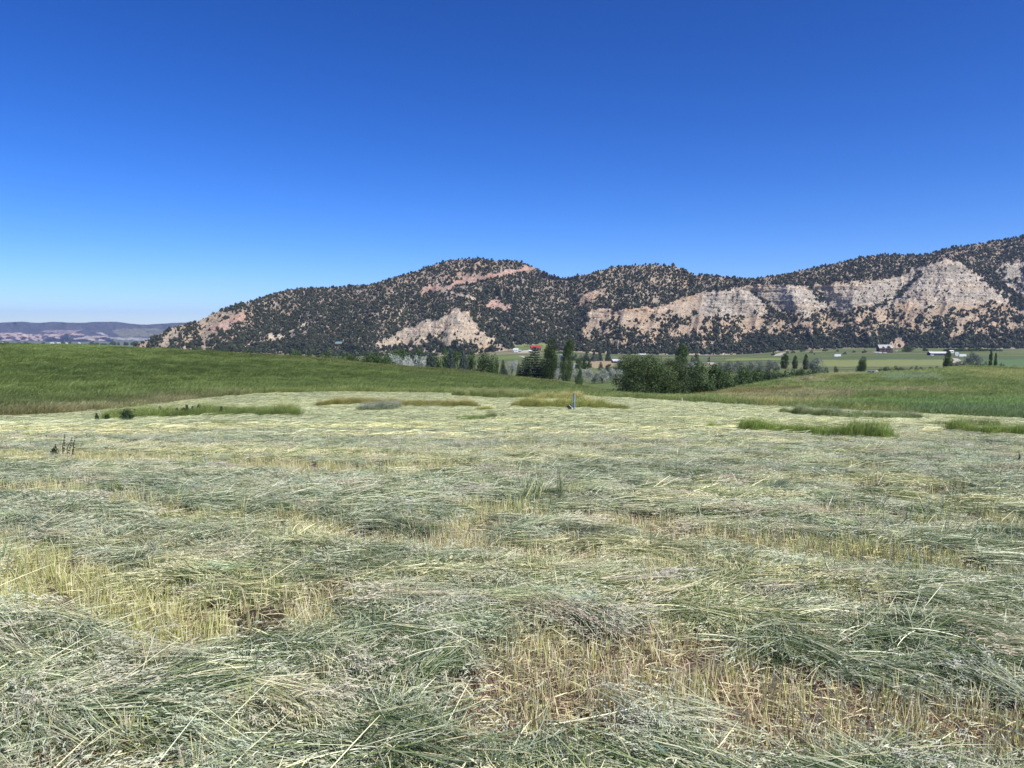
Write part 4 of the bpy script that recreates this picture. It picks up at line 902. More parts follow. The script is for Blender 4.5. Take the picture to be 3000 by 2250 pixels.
# farm tracks
def track(label, pts, d0, d1, width):
    W = [Vector(hit(px, py, d0, d1)) for px, py in pts]; L_, V, Fc = [], [], []
    Q = []
    for a_, b_ in zip(W[:-1], W[1:]):
        for k in range(6): Q.append(a_.lerp(b_, k / 6))
    Q.append(W[-1])
    for i, p in enumerate(Q):
        t = (Q[min(i + 1, len(Q) - 1)] - Q[max(i - 1, 0)]); t.z = 0; t.normalize(); n = Vector((-t.y, t.x, 0)) * width * .5
        for s in (-1, 1):
            q = p + n * s; q.z = float(base_z(q.x, q.y)) + .22; V.append(tuple(q))
    for i in range(len(Q) - 1): Fc.append((2 * i, 2 * i + 1, 2 * i + 3, 2 * i + 2))
    me = bpy.data.meshes.new('track'); me.from_pydata(V, [], Fc); tag(link('dirt_track', me, m=M_TRACK), label, kind='structure')
M_TRACK = plain('track_gravel', (.46, .41, .33), .95, .2, .8)
track('pale gravel drive winding up to the red-roofed house', [(1530, 1034), (1538, 1030), (1548, 1026.5), (1562, 1024)], 800, 1390, 16)
track('pale path across the lawn below the ranch', [(1522, 1043), (1532, 1045), (1542, 1049)], 400, 1390, 5)
track('curved dirt track on the right meadow', [(2277, 1043), (2284, 1037), (2296, 1033), (2310, 1032), (2345, 1031), (2420, 1031)], 500, 1390, 10)
track('curved sandy track behind the willows', [(2025, 1058), (2060, 1059), (2080, 1062), (2091, 1069)], 300, 700, 6)
track('winding track below the right farm', [(2790, 1063), (2803, 1059), (2806, 1056), (2798, 1051), (2788, 1050)], 300, 900, 5)
track('sandy shoulder under the right cliffs', [(2450, 1033), (2490, 1032.5), (2560, 1032), (2570, 1031)], 700, 1390, 8)

# power poles and the wires between them
M_POLE = plain('pole_wood', (.16, .12, .09), .9, .2, 4); poles = []
for px, by, hh, lb in ((2123, 1052, 9.5, 'wooden power pole leftmost on the meadow'), (2379, 1030, 13, 'wooden power pole below the gully of the cliffs'), (2623, 1030, 12, 'wooden power pole between brown house and round tree'), (2870, 1030, 12, 'wooden power pole behind the right farm'), (3060, 1030, 12, 'wooden power pole beyond the right farm')):
    X, Y, Z = h_at(px, by, 500); 
    if px > 3000: continue
    e = empty('power_pole', (X, Y, Z)); tag(e, lb, 'pole', 'power poles along the mountain foot')
    V, Fc = branches(0, [([(0, 0, -1), (0, 0, hh)], [.22, .15])]); me = np_mesh('pole', V, Fc); link('pole', me, e, M_POLE)
    link('crossarm', box_mesh('crossarm', [(-.09, .09, -1.4, 1.4, hh - 1.1, hh - .9)]), e, M_POLE)
    for y in (-1.2, 0, 1.2): link('insulator', box_mesh('insulator', [(-.06, .06, y - .06, y + .06, hh - .9, hh - .65)]), e, M_TRIM)
    poles.append(Vector((X, Y, Z + hh - .7)))
M_WIRE = plain('wire', (.25, .25, .25), .5, .05)
for i, (a_, b_) in enumerate(zip(poles[1:-1], poles[2:])):
    for k, y in enumerate((-1.2, 1.2)):
        pts = []
        for t in np.linspace(0, 1, 14):
            p = a_.lerp(b_, t); pts.append((p.x, p.y + y, p.z - 4 * 3.2 * t * (1 - t)))
        V, Fc = branches(0, [(pts, [.035] * 14)], 4)
        tag(link('power_line', np_mesh('power_line', V, Fc), m=M_WIRE), ('far' if k else 'near') + (' sagging wire from gully pole to brown house' if i == 0 else ' sagging wire from brown house to right farm'), 'wire')

# ------------------------------------------------------------------ POSTS AND MARKERS in the field
def cyl_mesh(name, r, h, z0=0, seg=12, r2=None):
    bm = bmesh.new(); bmesh.ops.create_cone(bm, cap_ends=True, segments=seg, radius1=r, radius2=r if r2 is None else r2, depth=h)
    bmesh.ops.translate(bm, verts=bm.verts, vec=(0, 0, z0 + h / 2)); me = bpy.data.meshes.new(name); bm.to_mesh(me); bm.free(); return me
M_BLUE = plain('blue_paint', (.05, .15, .30), .45, .25, 15); M_PALEB = plain('pale_blue', (.30, .42, .46), .5, .2, 15)
X, Y, Z = hit(1681, 1206, 20, 85); Z = float(ground_z(X, Y)); hp = (H - Y * float(tan_down(1155))) - Z
e = empty('standpipe_post', (X, Y, Z)); tag(e, 'tall blue metal post standing in yellow grass, with a pale strip', 'post')
link('post', cyl_mesh('post', .04, hp + .3, -.3), e, M_BLUE); o = link('strip', box_mesh('strip', [(.045, .085, -.02, .02, .05, hp * .96)]), e, M_PALEB)  # paler strip along the right side of the post
link('collar', cyl_mesh('collar', .055, .06, hp * .55), e, M_PALEB); link('cap', cyl_mesh('cap', .05, .05, hp), e, M_DARK)
sx = X - .16; e = empty('marker_board', (sx, Y - .05, Z)); tag(e, 'small tilted board, white edge and black face, leaning at the blue post', 'board')
o = link('board', box_mesh('board', [(-.16, .16, -.02, .02, 0, .34)]), e, M_DARK); o.rotation_euler = (0, math.radians(-38), 0); o.location = (-.02, 0, .12)
o2 = link('edge_strip', box_mesh('edge_strip', [(-.02, .02, -.03, .03, -.02, .36)]), e, M_WHITE); o2.rotation_euler = (0, math.radians(-45), 0); o2.location = (.08, -.01, .16)
def stake(label, px, by, top, r, m, d0=20, d1=90, cat='post', capm=None, name='marker_post'):
    X, Y, Z = hit(px, by, d0, d1); Z = float(ground_z(X, Y)); hp = (H - Y * float(tan_down(top))) - Z
    e = empty(name, (X, Y, Z)); tag(e, label, cat); link('post', cyl_mesh('post', r, hp + .2, -.2, r2=r * .9), e, m)
    link('cap', cyl_mesh('cap', r * 1.25, hp * .12, hp), e, capm or m); return e, hp
e, hp = stake('short dark post with a pale face in the strip of tall grass', 2486, 1222, 1206, .05, M_DARK); link('reflector', box_mesh('reflector', [(-.055, -.01, -.06, -.052, hp * .5, hp * .92)]), e, M_WHITE)  # pale left half on the front of the dark post
stake('short white stake at the field edge below the willows', 1998, 1182, 1167, .05, M_WHITE, 40, 130)
stake('small pale stake on the slope toward the lawn', 1741, 1148, 1144, .10, M_WHITE, 100, 180)
stake('short dark post at the left edge of the photo in green grass', 12, 1195, 1181, .07, M_DARK, 64, 110)
stake('thin yellowish stake on the skyline of the right hill', 2736, 1092, 1078, .05, plain('yellow_stake', (.5, .45, .15)), 100, 156)
stake('small pale post on the skyline of the hill under the spruces', 1322, 1088, 1082, .05, M_WHITE, 100, 175)
def stones(label, px, py, d0, d1, size, n, colr, name='pale_stone', cat='stone'):
    X, Y, Z = hit(px, py, d0, d1); m = plain(name + '_face', colr, .9, .2, 6)
    for i in range(n):
        me = rock_mesh(int(px) + i); o = link(name, me, m=m); s = size * (1 - .25 * i); xx, yy = X + i * size * 1.1, Y + i * .1
        o.location = (xx, yy, float(ground_z(xx, yy)) + s * .3); o.scale = (s * 1.3, s, s * .8); o.rotation_euler = (0, 0, px + i); tag(o, label if i == 0 else label.replace('first', 'second'), cat)
stones('first of two pale stones lying in the cut grass', 2028, 1379, 5, 40, .16, 2, (.6, .56, .48)); stones('lone pale stone in the cut grass on the right', 2496, 1359, 5, 50, .2, 1, (.55, .48, .38))
stones('pale stone standing up farther right in the cut grass', 2840, 1321, 5, 60, .22, 1, (.6, .58, .5)); stones('small white stone near the dark tuft on the right', 2650, 1466, 5, 60, .12, 1, (.65, .63, .58))
stones('pale concrete block on the skyline of the right hill', 2566, 1094, 120, 152, .9, 1, (.5, .44, .34), 'concrete_block', 'block'); stones('white stone halfway up the right hill', 2845, 1115, 80, 150, .35, 1, (.7, .7, .66))
X, Y, Z = hit(2552, 1096, 120, 152); e = empty('culvert_pipe', (X, Y, float(ground_z(X, Y)) + .3)); tag(e, 'dark round culvert mouth beside the concrete block', 'pipe')
o = link('barrel', cyl_mesh('barrel', .35, 1.4, -.7, 16), e, plain('pipe_concrete', (.32, .3, .27))); o.rotation_euler = (math.radians(90), 0, 0)
o = link('mouth', cyl_mesh('mouth', .27, .02, .705, 16), e, M_DARK); o.rotation_euler = (math.radians(90), 0, 0)  # flat dark disc painted in for the shaded hollow of the pipe
# pale leaning rock slab seen beside the right poplar
X, Y, Z = hit(1684, 1080, 230, 500); o = link('white_boat_cover', rock_mesh(4), m=M_WHITE); o.location = (X, Y, Z + 1.6); o.scale = (2.2, 1.4, 4.2); o.rotation_euler = (0, .5, 0); tag(o, 'white leaning slab beside the right tall poplar', 'slab'); o.name = 'white_slab'

# ------------------------------------------------------------------ GRASS AND HAY
def ribbons(P, yaw, pitch, L, W, bend, sag, cols, seg=4, r=None, taper=.25, twist=0.0):
    """n bent blades: start P, heading yaw/pitch, length L, width W, sideways bend, loss of pitch along the blade"""
    n = len(P); r = r or np.random.default_rng(1); pos = P.copy(); Vs = []; roll = r.uniform(-1, 1, n) * twist
    y, p = yaw.copy(), pitch.copy()
    for i in range(seg + 1):
        t = i / seg; w = W * np.interp(t, [0, .25, .7, 1], [.75, 1, .8, taper])
        d = np.stack([np.cos(y) * np.cos(p), np.sin(y) * np.cos(p), np.sin(p)], 1); side = np.stack([-np.sin(y), np.cos(y), np.zeros(n)], 1)
        upv = np.cross(d, side); s = side * np.cos(roll)[:, None] + upv * np.sin(roll)[:, None]
        Vs += [pos - s * w[:, None] * .5, pos + s * w[:, None] * .5]
        pos = pos + d * (L / seg)[:, None]; y = y + bend / seg; p = p - sag / seg
    V = np.stack(Vs, 1); k = 2 * (seg + 1); b = (np.arange(n) * k)[:, None, None]
    q = np.array([[2 * i, 2 * i + 1, 2 * i + 3, 2 * i + 2] for i in range(seg)])[None]
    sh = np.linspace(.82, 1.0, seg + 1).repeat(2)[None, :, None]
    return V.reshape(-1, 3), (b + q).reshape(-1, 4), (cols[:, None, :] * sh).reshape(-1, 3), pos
def pick(r, n, pal, wts):
    k = r.choice(len(pal), n, p=np.array(wts) / sum(wts)); c = np.array(pal)[k]; return c * r.uniform(.75, 1.25, (n, 1))
GREY_G, DK_G, PALE_H, STRAW, BLUE_G, MID_G, TANB = (.375, .425, .235), (.075, .112, .036), (.86, .84, .53), (.62, .56, .32), (.36, .41, .25), (.22, .285, .09), (.42, .31, .20)  # DK_G: dark green blades, deepened further to imitate shade inside the hay
def join(parts):
    V, Fc, Cc = [], [], []; o = 0
    for v, f, c in parts: V.append(v); Fc.append(f + o); Cc.append(c); o += len(v)
    return np.concatenate(V), np.concatenate(Fc), np.concatenate(Cc)
def heads(end, yaw, r, col=(.66, .66, .45), n_sp=9, L=.16):
    """drooping seed heads: a spray of spikelets at the end of a stalk"""
    m = len(end); P = np.repeat(end, n_sp, 0); t = np.tile(np.linspace(-.7, .35, n_sp), m) * L
    yy = np.repeat(yaw, n_sp); P = P + np.stack([np.cos(yy) * t, np.sin(yy) * t, r.normal(0, .006, len(P))], 1)
    ya = yy + r.uniform(-.75, .75, len(P)); c = np.array(col) * r.uniform(.8, 1.2, (len(P), 1))
    v, f, cc, _ = ribbons(P, ya, r.uniform(-.25, .35, len(P)), r.uniform(.03, .065, len(P)), np.full(len(P), .008), r.normal(0, .5, len(P)), r.uniform(0, .8, len(P)), c, 2, r, .3, 1.2)
    return v, f, cc
def hay_bundle(seed, n, spread, L=(.32, .80), width=(.004, .009), wd=.20, ht=.05, hd=.22, pal=None, wts=(2.8, 3.4, 1.8, .8, 1.4, 1.8)):
    r = np.random.default_rng(seed); pal = pal or [GREY_G, DK_G, PALE_H, STRAW, BLUE_G, MID_G]
    Ln = r.uniform(*L, n); yaw = r.normal(0, spread, n) + np.where(r.uniform(0, 1, n) < .12, r.uniform(-1.6, 1.6, n), 0)
    P = np.stack([-Ln * .5 + r.normal(0, .12, n), r.normal(0, wd * .5, n), r.uniform(-.02, ht, n)], 1)
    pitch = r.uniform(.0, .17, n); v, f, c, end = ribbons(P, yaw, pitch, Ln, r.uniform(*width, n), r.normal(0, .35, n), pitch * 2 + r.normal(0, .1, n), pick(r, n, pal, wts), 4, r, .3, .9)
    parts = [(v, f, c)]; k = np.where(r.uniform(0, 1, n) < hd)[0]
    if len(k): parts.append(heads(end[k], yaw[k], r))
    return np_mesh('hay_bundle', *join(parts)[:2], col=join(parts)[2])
def upright(seed, n, hgt, width, rad, pal, wts, lean=.25, droop=.5, seg=3, hd=0.0, leany=0.0):
    r = np.random.default_rng(seed); an = r.uniform(0, 6.28, n); q = rad * np.sqrt(r.uniform(0, 1, n)); L = r.uniform(*hgt, n)
    P = np.stack([np.cos(an) * q, np.sin(an) * q, np.full(n, -.02)], 1); yaw = r.uniform(0, 6.28, n) if leany == 0 else r.normal(leany, .7, n)
    v, f, c, end = ribbons(P, yaw, 1.5 - np.abs(r.normal(0, lean, n)), L, r.uniform(*width, n), r.normal(0, .2, n), r.uniform(0, droop, n), pick(r, n, pal, wts), seg, r, .25, 1.5)
    parts = [(v, f, c)]; k = np.where(r.uniform(0, 1, n) < hd)[0]
    if len(k):
        e = end[k]; v2, f2, c2, _ = ribbons(e - np.array([0, 0, .05]), yaw[k], np.full(len(k), 1.3), np.full(len(k), .12), np.full(len(k), .014), r.normal(0, .2, len(k)), np.full(len(k), .5), pick(r, len(k), [PALE_H, TANB, STRAW], [2, 1, 2]), 2, r, .3, 1.5)
        parts.append((v2, f2, c2))
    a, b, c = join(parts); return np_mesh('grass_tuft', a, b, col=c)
M_HAY = blade_mat('hay_blade', .08, .5, .3); M_STUB = blade_mat('stubble_blade', .12, .6, .25); M_GRASS = blade_mat('grass_blade', .3, .5, .3)

def polar_points(n, d0, d1, amax=.80, power=2.0, r=rng):
    """points spread evenly over the wedge of field that the photo can see"""
    D = (r.uniform(0, 1, n) * (d1 ** power - d0 ** power) + d0 ** power) ** (1 / power); a = r.uniform(-amax, amax, n); return a * D, D
def flow(X, Y):
    return SW * .55 + .95 * fbm(X * .4, Y * .5, 2, 401) + 1.15 * fbm(X * 1.9, Y * 2.2, 3, 405)
def field_mask(X, Y):
    z = base_z(X, Y); px, py = project(X, Y, z); s = stubble(X, Y, px, py); return s, px, py
SHADE = lambda X, Y: fbm(X * .22, Y * .5, 3, 501)
def tone(X, Y, n, py):
    """drying varies over the field: bluish fresh hay here, bleached heads there"""
    a = SHADE(X, Y); u, v = swath_uv(X, Y); b = fbm(u * .25, v * 1.4, 3, 509); t = np.ones((n, 3)) * (1 + (C(.90, .93, .80) - 1) * .7 * sstep(15, 40, Y)[:, None])
    t *= (1 + .20 * b + .10 * a)[:, None]; pale = sstep(.05, .4, a + .5 * b)[:, None]
    pale = pale * (1 - .55 * sstep(20, 45, Y))[:, None]; t *= (1 + pale * (C(1.22, 1.16, 1.02) - 1)); t *= (1 + (1 - pale) * (C(.92, .96, .99) - 1)); return t * rng.uniform(.88, 1.12, (n, 1))

# patches of tall grass that the mower left: outline rows in the photograph
STAND = [('strip of tall dark green grass with weeds on the left', [(300, 1236), (420, 1233), (560, 1225), (700, 1223), (850, 1226)], 5.0, .46, C(.72, .86, .46), (30, 72)),
         ('brownish green strip of tall grass left of the middle', [(928, 1194), (1000, 1190), (1120, 1192), (1260, 1196), (1400, 1196)], 5.5, .34, C(.95, .85, .5), (40, 92)),
         ('clump of bluish sage-coloured grass in the brownish strip', [(1055, 1207), (1090, 1208), (1140, 1207)], 7.0, .36, C(.95, 1.0, 1.25), (40, 90)),
         ('dark green tall grass at the far edge of the cut, centre', [(1330, 1163), (1400, 1165), (1460, 1168), (1560, 1168)], 4.0, .55, C(.85, .9, .6), (60, 105)),
         ('yellow-green tall grass around the blue post', [(1505, 1196), (1600, 1199), (1700, 1200), (1830, 1204)], 3.5, .50, C(1.2, 1.15, .62), (40, 90)),
         ('pale golden grass behind the blue post', [(1570, 1172), (1640, 1171), (1700, 1176)], 2.5, .5, C(1.3, 1.2, .75), (60, 100)),
         ('small yellow-green tuft left of the centre of the field', [(1405, 1206), (1435, 1206)], 2.2, .3, C(1.5, 1.4, .6), (40, 90)),
         ('dark green tuft in the middle of the cut field', [(1350, 1236), (1415, 1237)], 3.0, .36, C(.8, .95, .6), (30, 80)),
         ('small dark tuft right of the middle tuft', [(1440, 1231), (1460, 1231)], 2.5, .36, C(.7, .75, .5), (30, 80)),
         ('tall green strip around the short dark post', [(2315, 1217), (2400, 1226), (2500, 1232), (2600, 1234), (2700, 1234)], 3.4, .42, C(.85, .95, .75), (30, 75)),
         ('bright green patch of standing grass on the right', [(2180, 1270), (2280, 1275), (2380, 1284), (2480, 1294), (2570, 1298), (2620, 1300)], 7.0, .42, C(.98, 1.15, .56), (20, 60)),
         ('green tufts behind the bright green patch', [(2520, 1265), (2580, 1266), (2620, 1268)], 3.0, .36, C(.85, .95, .6), (20, 70)),
         ('green strip of standing grass at the right edge', [(2800, 1274), (2900, 1283), (3050, 1290)], 5.0, .34, C(1.0, 1.15, .6), (20, 60)),
         ('low green tufts on the far right of the field', [(2760, 1258), (2850, 1260), (2960, 1262)], 2.5, .3, C(.8, .85, .6), (20, 70)),
         ('yellowish green patch in the right foreground field', [(2230, 1335), (2290, 1338)], 4.0, .22, C(1.3, 1.25, .7), (14, 45)),
         ('green tuft strip on the left of the bright patch', [(2085, 1258), (2120, 1260)], 2.5, .26, C(1.2, 1.3, .6), (20, 60)),
         ('low green strip in the left middle of the field', [(560, 1251), (640, 1252), (700, 1254)], 3.0, .16, C(1.0, 1.1, .6), (20, 60))]
pal_g = [MID_G, DK_G, GREY_G, (.30, .36, .12), PALE_H, TANB]
tall = [template('tall_grass.%03d' % i, upright(600 + i, 150, (.6, 1.1), (.006, .013), .42, pal_g, (4, 2.5, 1.5, 2, .9, .4), .22, .7, 3, .22, .4), M_GRASS) for i in range(4)]
def standing(label, line, hw, hgt, tint, dr):
    P, S = [], []; pts = []
    W = [hit(px, py, *dr) for px, py in line]; L = sum(math.dist(a[:2], b[:2]) for a, b in zip(W[:-1], W[1:]))
    hgt = hgt * .88; dep = hw * 2 * W[0][1] ** 2 / F / 1.65 * .9; n = int(max(30, L * dep * 3.2 / hgt ** 2)); n = min(n, 4000)
    cum = np.concatenate([[0], np.cumsum([math.dist(a[:2], b[:2]) for a, b in zip(W[:-1], W[1:])])]); t = rng.uniform(0, L, n)
    X = np.interp(t, cum, [w[0] for w in W]) + rng.normal(0, .15, n); e = np.sqrt(np.clip(np.sin(math.pi * np.clip(t / L, .02, .98)), .05, 1)); Y = np.interp(t, cum, [w[1] for w in W]) + rng.uniform(-.1, .9, n) * dep * e + .5 * fbm(X * .7, X * 0, 3, 31)
    k = fbm(X * 1.3, Y * .9, 3, 611) > -.45; X, Y = X[k], Y[k]; n = len(X); Z = ground_z(X, Y)
    s = hgt * rng.uniform(.5, 1.35, n) * (1 + .9 * fbm(X * .8, Y * .8, 3, 613)); sc = np.stack([s * .9, s * .9, s], 1)
    tn = tint * rng.uniform(.8, 1.2, (n, 1)) * (1 + .25 * fbm(X * .4, Y * .4, 2, 617))[:, None]
    o = make_scatter('standing_grass', np.stack([X, Y, Z], 1), np.stack([rng.normal(0, .1, n), rng.normal(0, .1, n), rng.uniform(-.8, .8, n)], 1), sc, tn, rng.integers(0, 4, n), tall)
    tag(o, label, 'grass')
for s_ in STAND: standing(*s_)

# near hay: bundles of long bent stalks, three depths of field
hayN = [template('hay_bundle.%03d' % i, hay_bundle(700 + i, 105, (.22, .45, .3, .9, .3, 1.2)[i], hd=(.5, .1, .45, .15, .1, .1)[i]), M_HAY) for i in range(6)]
hayM = [template('hay_mid.%03d' % i, hay_bundle(720 + i, 90, (.35, .7, 1.0)[i], (.2, .55), (.006, .012), .3, .06, .1), M_HAY) for i in range(3)]
hayF = [template('hay_far.%03d' % i, hay_bundle(740 + i, 90, (.12, .2, .3)[i], (.35, .8), (.008, .016), .6, .05, 0, wts=(2, .9, 4.4, 1.6, 1.0, .9)), M_HAY) for i in range(3)]
def lay(label, n, d0, d1, temps, sc, stub_keep, zl, name='cut_hay', amax=.82, tilt=.055, ftint=1.0, straight=1.0):
    X, Y = polar_points(n, d0, d1, amax); s, px, py = field_mask(X, Y); eD = edgeD(X, Y)
    k = (rng.uniform(0, 1, n) > s * (1 - (stub_keep if d0 >= 24 else 0.01))) & (Y < eD - .3 + .8 * fbm(X * .4, Y * .4, 2, 8)); X, Y, s, py = X[k], Y[k], s[k], py[k]; n = len(X)
    yaw = flow(X, Y) * straight + rng.normal(0, .30, n) + np.where(rng.uniform(0, 1, n) < .5, math.pi, 0) * (fbm(X * .5, Y * .5, 2, 411) > 0)
    if d0 < 24:
        ok = rng.uniform(0, 1, n) < .007
        e1 = field_mask(X + .3 * sc * np.cos(yaw), Y + .3 * sc * np.sin(yaw))[0] < .5; e2 = field_mask(X - .3 * sc * np.cos(yaw), Y - .3 * sc * np.sin(yaw))[0] < .5
        gap = fbm(X * 2.4, Y * 3.2, 3, 433) > -.17
        k = ((e1 & e2) | ok) & gap; X, Y, s, py, yaw = X[k], Y[k], s[k], py[k], yaw[k]; n = len(X)
    Z = ground_z(X, Y) + rng.uniform(-.01, zl, n) * (1 + .5 * fbm(X * .9, Y * .9, 2, 441))
    S = sc * rng.uniform(.8, 1.2, (n, 1)) * np.array([1, 1, 1.]); rot = np.stack([rng.normal(0, tilt, n), rng.normal(0, tilt, n), yaw], 1)
    o = make_scatter(name, np.stack([X, Y, Z], 1), rot, S, tone(X, Y, n, py) * ftint, rng.integers(0, len(temps), n), temps); tag(o, label, 'hay'); return o
lay('cut grey-green grass lying in thick swaths, nearest part', 5600, 1.9, 8.5, hayN, .56, .05, .06)
lay('cut grey-green grass lying in swaths, middle of the field', 19000, 8.5, 24, hayN[:4] + hayM, .72, .06, .05, ftint=1.03)
lay('pale cut grass lying over the far half of the field', 36000, 24, 97, hayF, 1.0, .12, .04, ftint=1.0, straight=.35)

# sheaves of stalks whose pale seed heads fan out together
headT = [template('seed_sheaf.%03d' % i, hay_bundle(750 + i, 46, (.10, .16, .22)[i], (.35, .75), (.0035, .006), .12, .05, .95, wts=(2, .6, 3, 1.2, 1.2, .6)), M_HAY) for i in range(3)]
def sheaves(n, d0, d1, sc, label):
    X, Y = polar_points(n, d0, d1); s, px, py = field_mask(X, Y); k = (s < .5) & (fbm(X * .7, Y * .7, 3, 447) > -.05); X, Y = X[k], Y[k]; n = len(X)
    yaw = flow(X, Y) + np.where(fbm(X * .4, Y * .4, 2, 449) > 0, math.pi, 0) + rng.normal(0, .2, n); Z = ground_z(X, Y) + .07 + rng.uniform(0, .04, n)
    o = make_scatter('seed_sheaves', np.stack([X, Y, Z], 1), np.stack([rng.normal(0, .05, n), rng.normal(0, .05, n), yaw], 1), sc * rng.uniform(.8, 1.2, (n, 3)), rng.uniform(.9, 1.1, (n, 3)), rng.integers(0, 3, n), headT); tag(o, label, 'hay')
sheaves(300, 2.2, 8.5, .62, 'pale seed heads fanned over the near hay'); sheaves(1500, 8.5, 26, .7, 'pale seed heads fanned over the middle of the field')

# stubble and litter
sp = [(.62, .61, .30), (.74, .68, .44), (.40, .46, .15), (.58, .48, .33), (.85, .81, .58)]
stubT = [template('stubble.%03d' % i, upright(760 + i, (26, 34, 20)[i], (.07, .25), (.0045, .0095), (.09, .15, .06)[i], sp, (3, 3, (1.2, 2.5, .6)[i], 1.5, 1.6), .14, .15, 2), M_STUB) for i in range(3)]
litT = [template('litter.%03d' % i, hay_bundle(770 + i, 46, 1.5, (.04, .16), (.003, .006), .4, .02, 0, pal=[STRAW, TANB, PALE_H, (.16, .10, .07), GREY_G, (.3, .2, .14)], wts=(3, 2, 2, 2, 1, 1)), M_STUB) for i in range(2)]
def stub(n, d0, d1, sc, temps, base, thr, name, label, zoff=0.0, up=True):
    X, Y = polar_points(n, d0, d1); s, px, py = field_mask(X, Y); g = fbm(X * 1.1, Y * 1.1, 3, 801)
    bare = inpoly(px, py, [(1250, 2040), (1400, 2010), (1500, 2130), (1560, 2170), (1480, 2230), (1330, 2200), (1240, 2110)]) | inpoly(px, py, [(120, 1765), (230, 1770), (220, 1830), (90, 1810)])
    k = (rng.uniform(0, 1, n) < np.where(s > thr, .95, base)) & (Y < edgeD(X, Y) - .4) & ((g > -.55) | (s < thr)) & ~(bare & (rng.uniform(0, 1, n) < (.93 if up else .45)))
    X, Y, px, py = X[k], Y[k], px[k], py[k]; n = len(X)
    Z = ground_z(X, Y) + zoff; ye = sstep(-.15, .35, fbm(X * .8, Y * .8, 3, 811) + .35 * inpoly(px, py, PATCHES[0]))[:, None]
    t = (C(1.05, 1.0, .95) * (1 - ye) + C(.98, 1.0, .78) * ye) * rng.uniform(.85, 1.15, (n, 1))
    o = make_scatter(name, np.stack([X, Y, Z], 1), np.stack([rng.normal(0, .07, n), rng.normal(0, .07, n), rng.uniform(0, 6.28, n)], 1), sc * rng.uniform(.8, 1.2, (n, 3)), t, rng.integers(0, len(temps), n), temps); tag(o, label, 'stubble')
stub(4200, 1.9, 9, .8, stubT, .10, .4, 'stubble', 'yellow stubble standing between the near swaths')
stub(16000, 9, 27, .95, stubT, .05, .4, 'stubble', 'tan stubble strips farther out in the field')
stub(6000, 1.9, 10, 1.0, litT, .5, .4, 'straw_litter', 'short dead straw littering the soil', .012, False)
# fresh blades standing up out of the hay
pal_s = [(.13, .24, .06), (.20, .30, .17), (.26, .36, .30), (.40, .42, .22)]
sprT = [template('sprig.%03d' % i, upright(780 + i, (4, 7, 11)[i], (.12, .34), (.005, .010), (.04, .07, .12)[i], pal_s, (2, 2.5, 2, 1), .45, .9, 4), M_GRASS) for i in range(3)]
def sprigs(n, d0, d1, sc, label):
    X, Y = polar_points(n, d0, d1); k = (fbm(X * .5, Y * .5, 3, 821) > -.12) & (Y < edgeD(X, Y) - 1); X, Y = X[k], Y[k]; n = len(X); Z = ground_z(X, Y) + .03
    o = make_scatter('grass_sprigs', np.stack([X, Y, Z], 1), np.stack([rng.normal(0, .2, n), rng.normal(0, .2, n), rng.uniform(0, 6.28, n)], 1), sc * rng.uniform(.6, 1.2, (n, 3)), rng.uniform(.8, 1.2, (n, 3)), rng.integers(0, 3, n), sprT); tag(o, label, 'grass')
sprigs(420, 2, 9, .9, 'fresh green blades standing out of the near hay'); sprigs(2400, 9, 35, 1.0, 'fresh green blades standing out of the far hay')
# long single stalks lying across everything
r = np.random.default_rng(991); X, Y = polar_points(130, 2.2, 11, .75, 1.6); n = len(X); yw = flow(X, Y) + r.normal(0, .7, n)
P = np.stack([X, Y, ground_z(X, Y) + r.uniform(.06, .13, n)], 1); v, f, c, end = ribbons(P, yw, r.uniform(-.02, .10, n), r.uniform(.3, .7, n), r.uniform(.003, .005, n), r.normal(0, .35, n), r.uniform(.1, .5, n), pick(r, n, [PALE_H, GREY_G, BLUE_G, STRAW], [3, 2, 2, 1]), 6, r, .4, .8)
stm, snt, sbb = mat('stalk'); sa = nd(snt, 'ShaderNodeAttribute', attribute_name='col'); snt.links.new(sa.outputs['Color'], sbb.inputs['Base Color']); sbb.inputs['Roughness'].default_value = .4
hd = heads(end[::2], yw[::2], r, n_sp=14, L=.2); a, b, c = join([(v, f, c), hd]); o = link('loose_stalks', np_mesh('loose_stalks', a, b, col=c), m=stm); tag(o, 'long pale stalks lying loose across the hay', 'hay', kind='stuff')

# long grass over the two hills
hillT = [template('hill_grass.%03d' % i, upright(640 + i, 110, (.5, 1.0), (.014, .03), .75, [(1, 1, 1), (.72, .8, .7), (1.35, 1.25, 1.2)], (3, 2, 1.4), .35, .9, 2, 0, .3), M_GRASS) for i in range(3)]
def hillgrass(n, f0, f1, sc, label, amin, amax_, z=1.0):
    a = rng.uniform(amin, amax_, n); e = np.interp(a, AV, _eD); c = np.interp(a, AV, _cD); q = rng.uniform(f0, f1, n); Y = e + .4 + q * (c + 10 - e); X = a * Y
    zb = base_z(X, Y); px, py = project(X, Y, zb); t = land_color(X, Y, px, py) * (1.75 * rng.uniform(.85, 1.15, (n, 1))); Z = ground_z(X, Y) - .02
    s = sc * rng.uniform(.7, 1.2, n) * (1 + .4 * fbm(X * .15, Y * .15, 2, 91))
    o = make_scatter('hill_grass', np.stack([X, Y, Z], 1), np.stack([rng.normal(0, .08, n), rng.normal(0, .08, n), rng.uniform(-.9, .9, n)], 1), np.stack([s * 1.3, s * 1.3, s * .55 * z], 1), t, rng.integers(0, 3, n), hillT); tag(o, label, 'grass')
aL, aM, aR = float(a_of(-120)), float(a_of(1850)), float(a_of(3120))
hillgrass(15000, .0, 1.0, 1.0, 'long green grass covering the left hill', aL, aM)
hillgrass(4200, .0, .10, .9, 'tall tan and yellow grass fringing the left hill', aL, aM, 1.5)
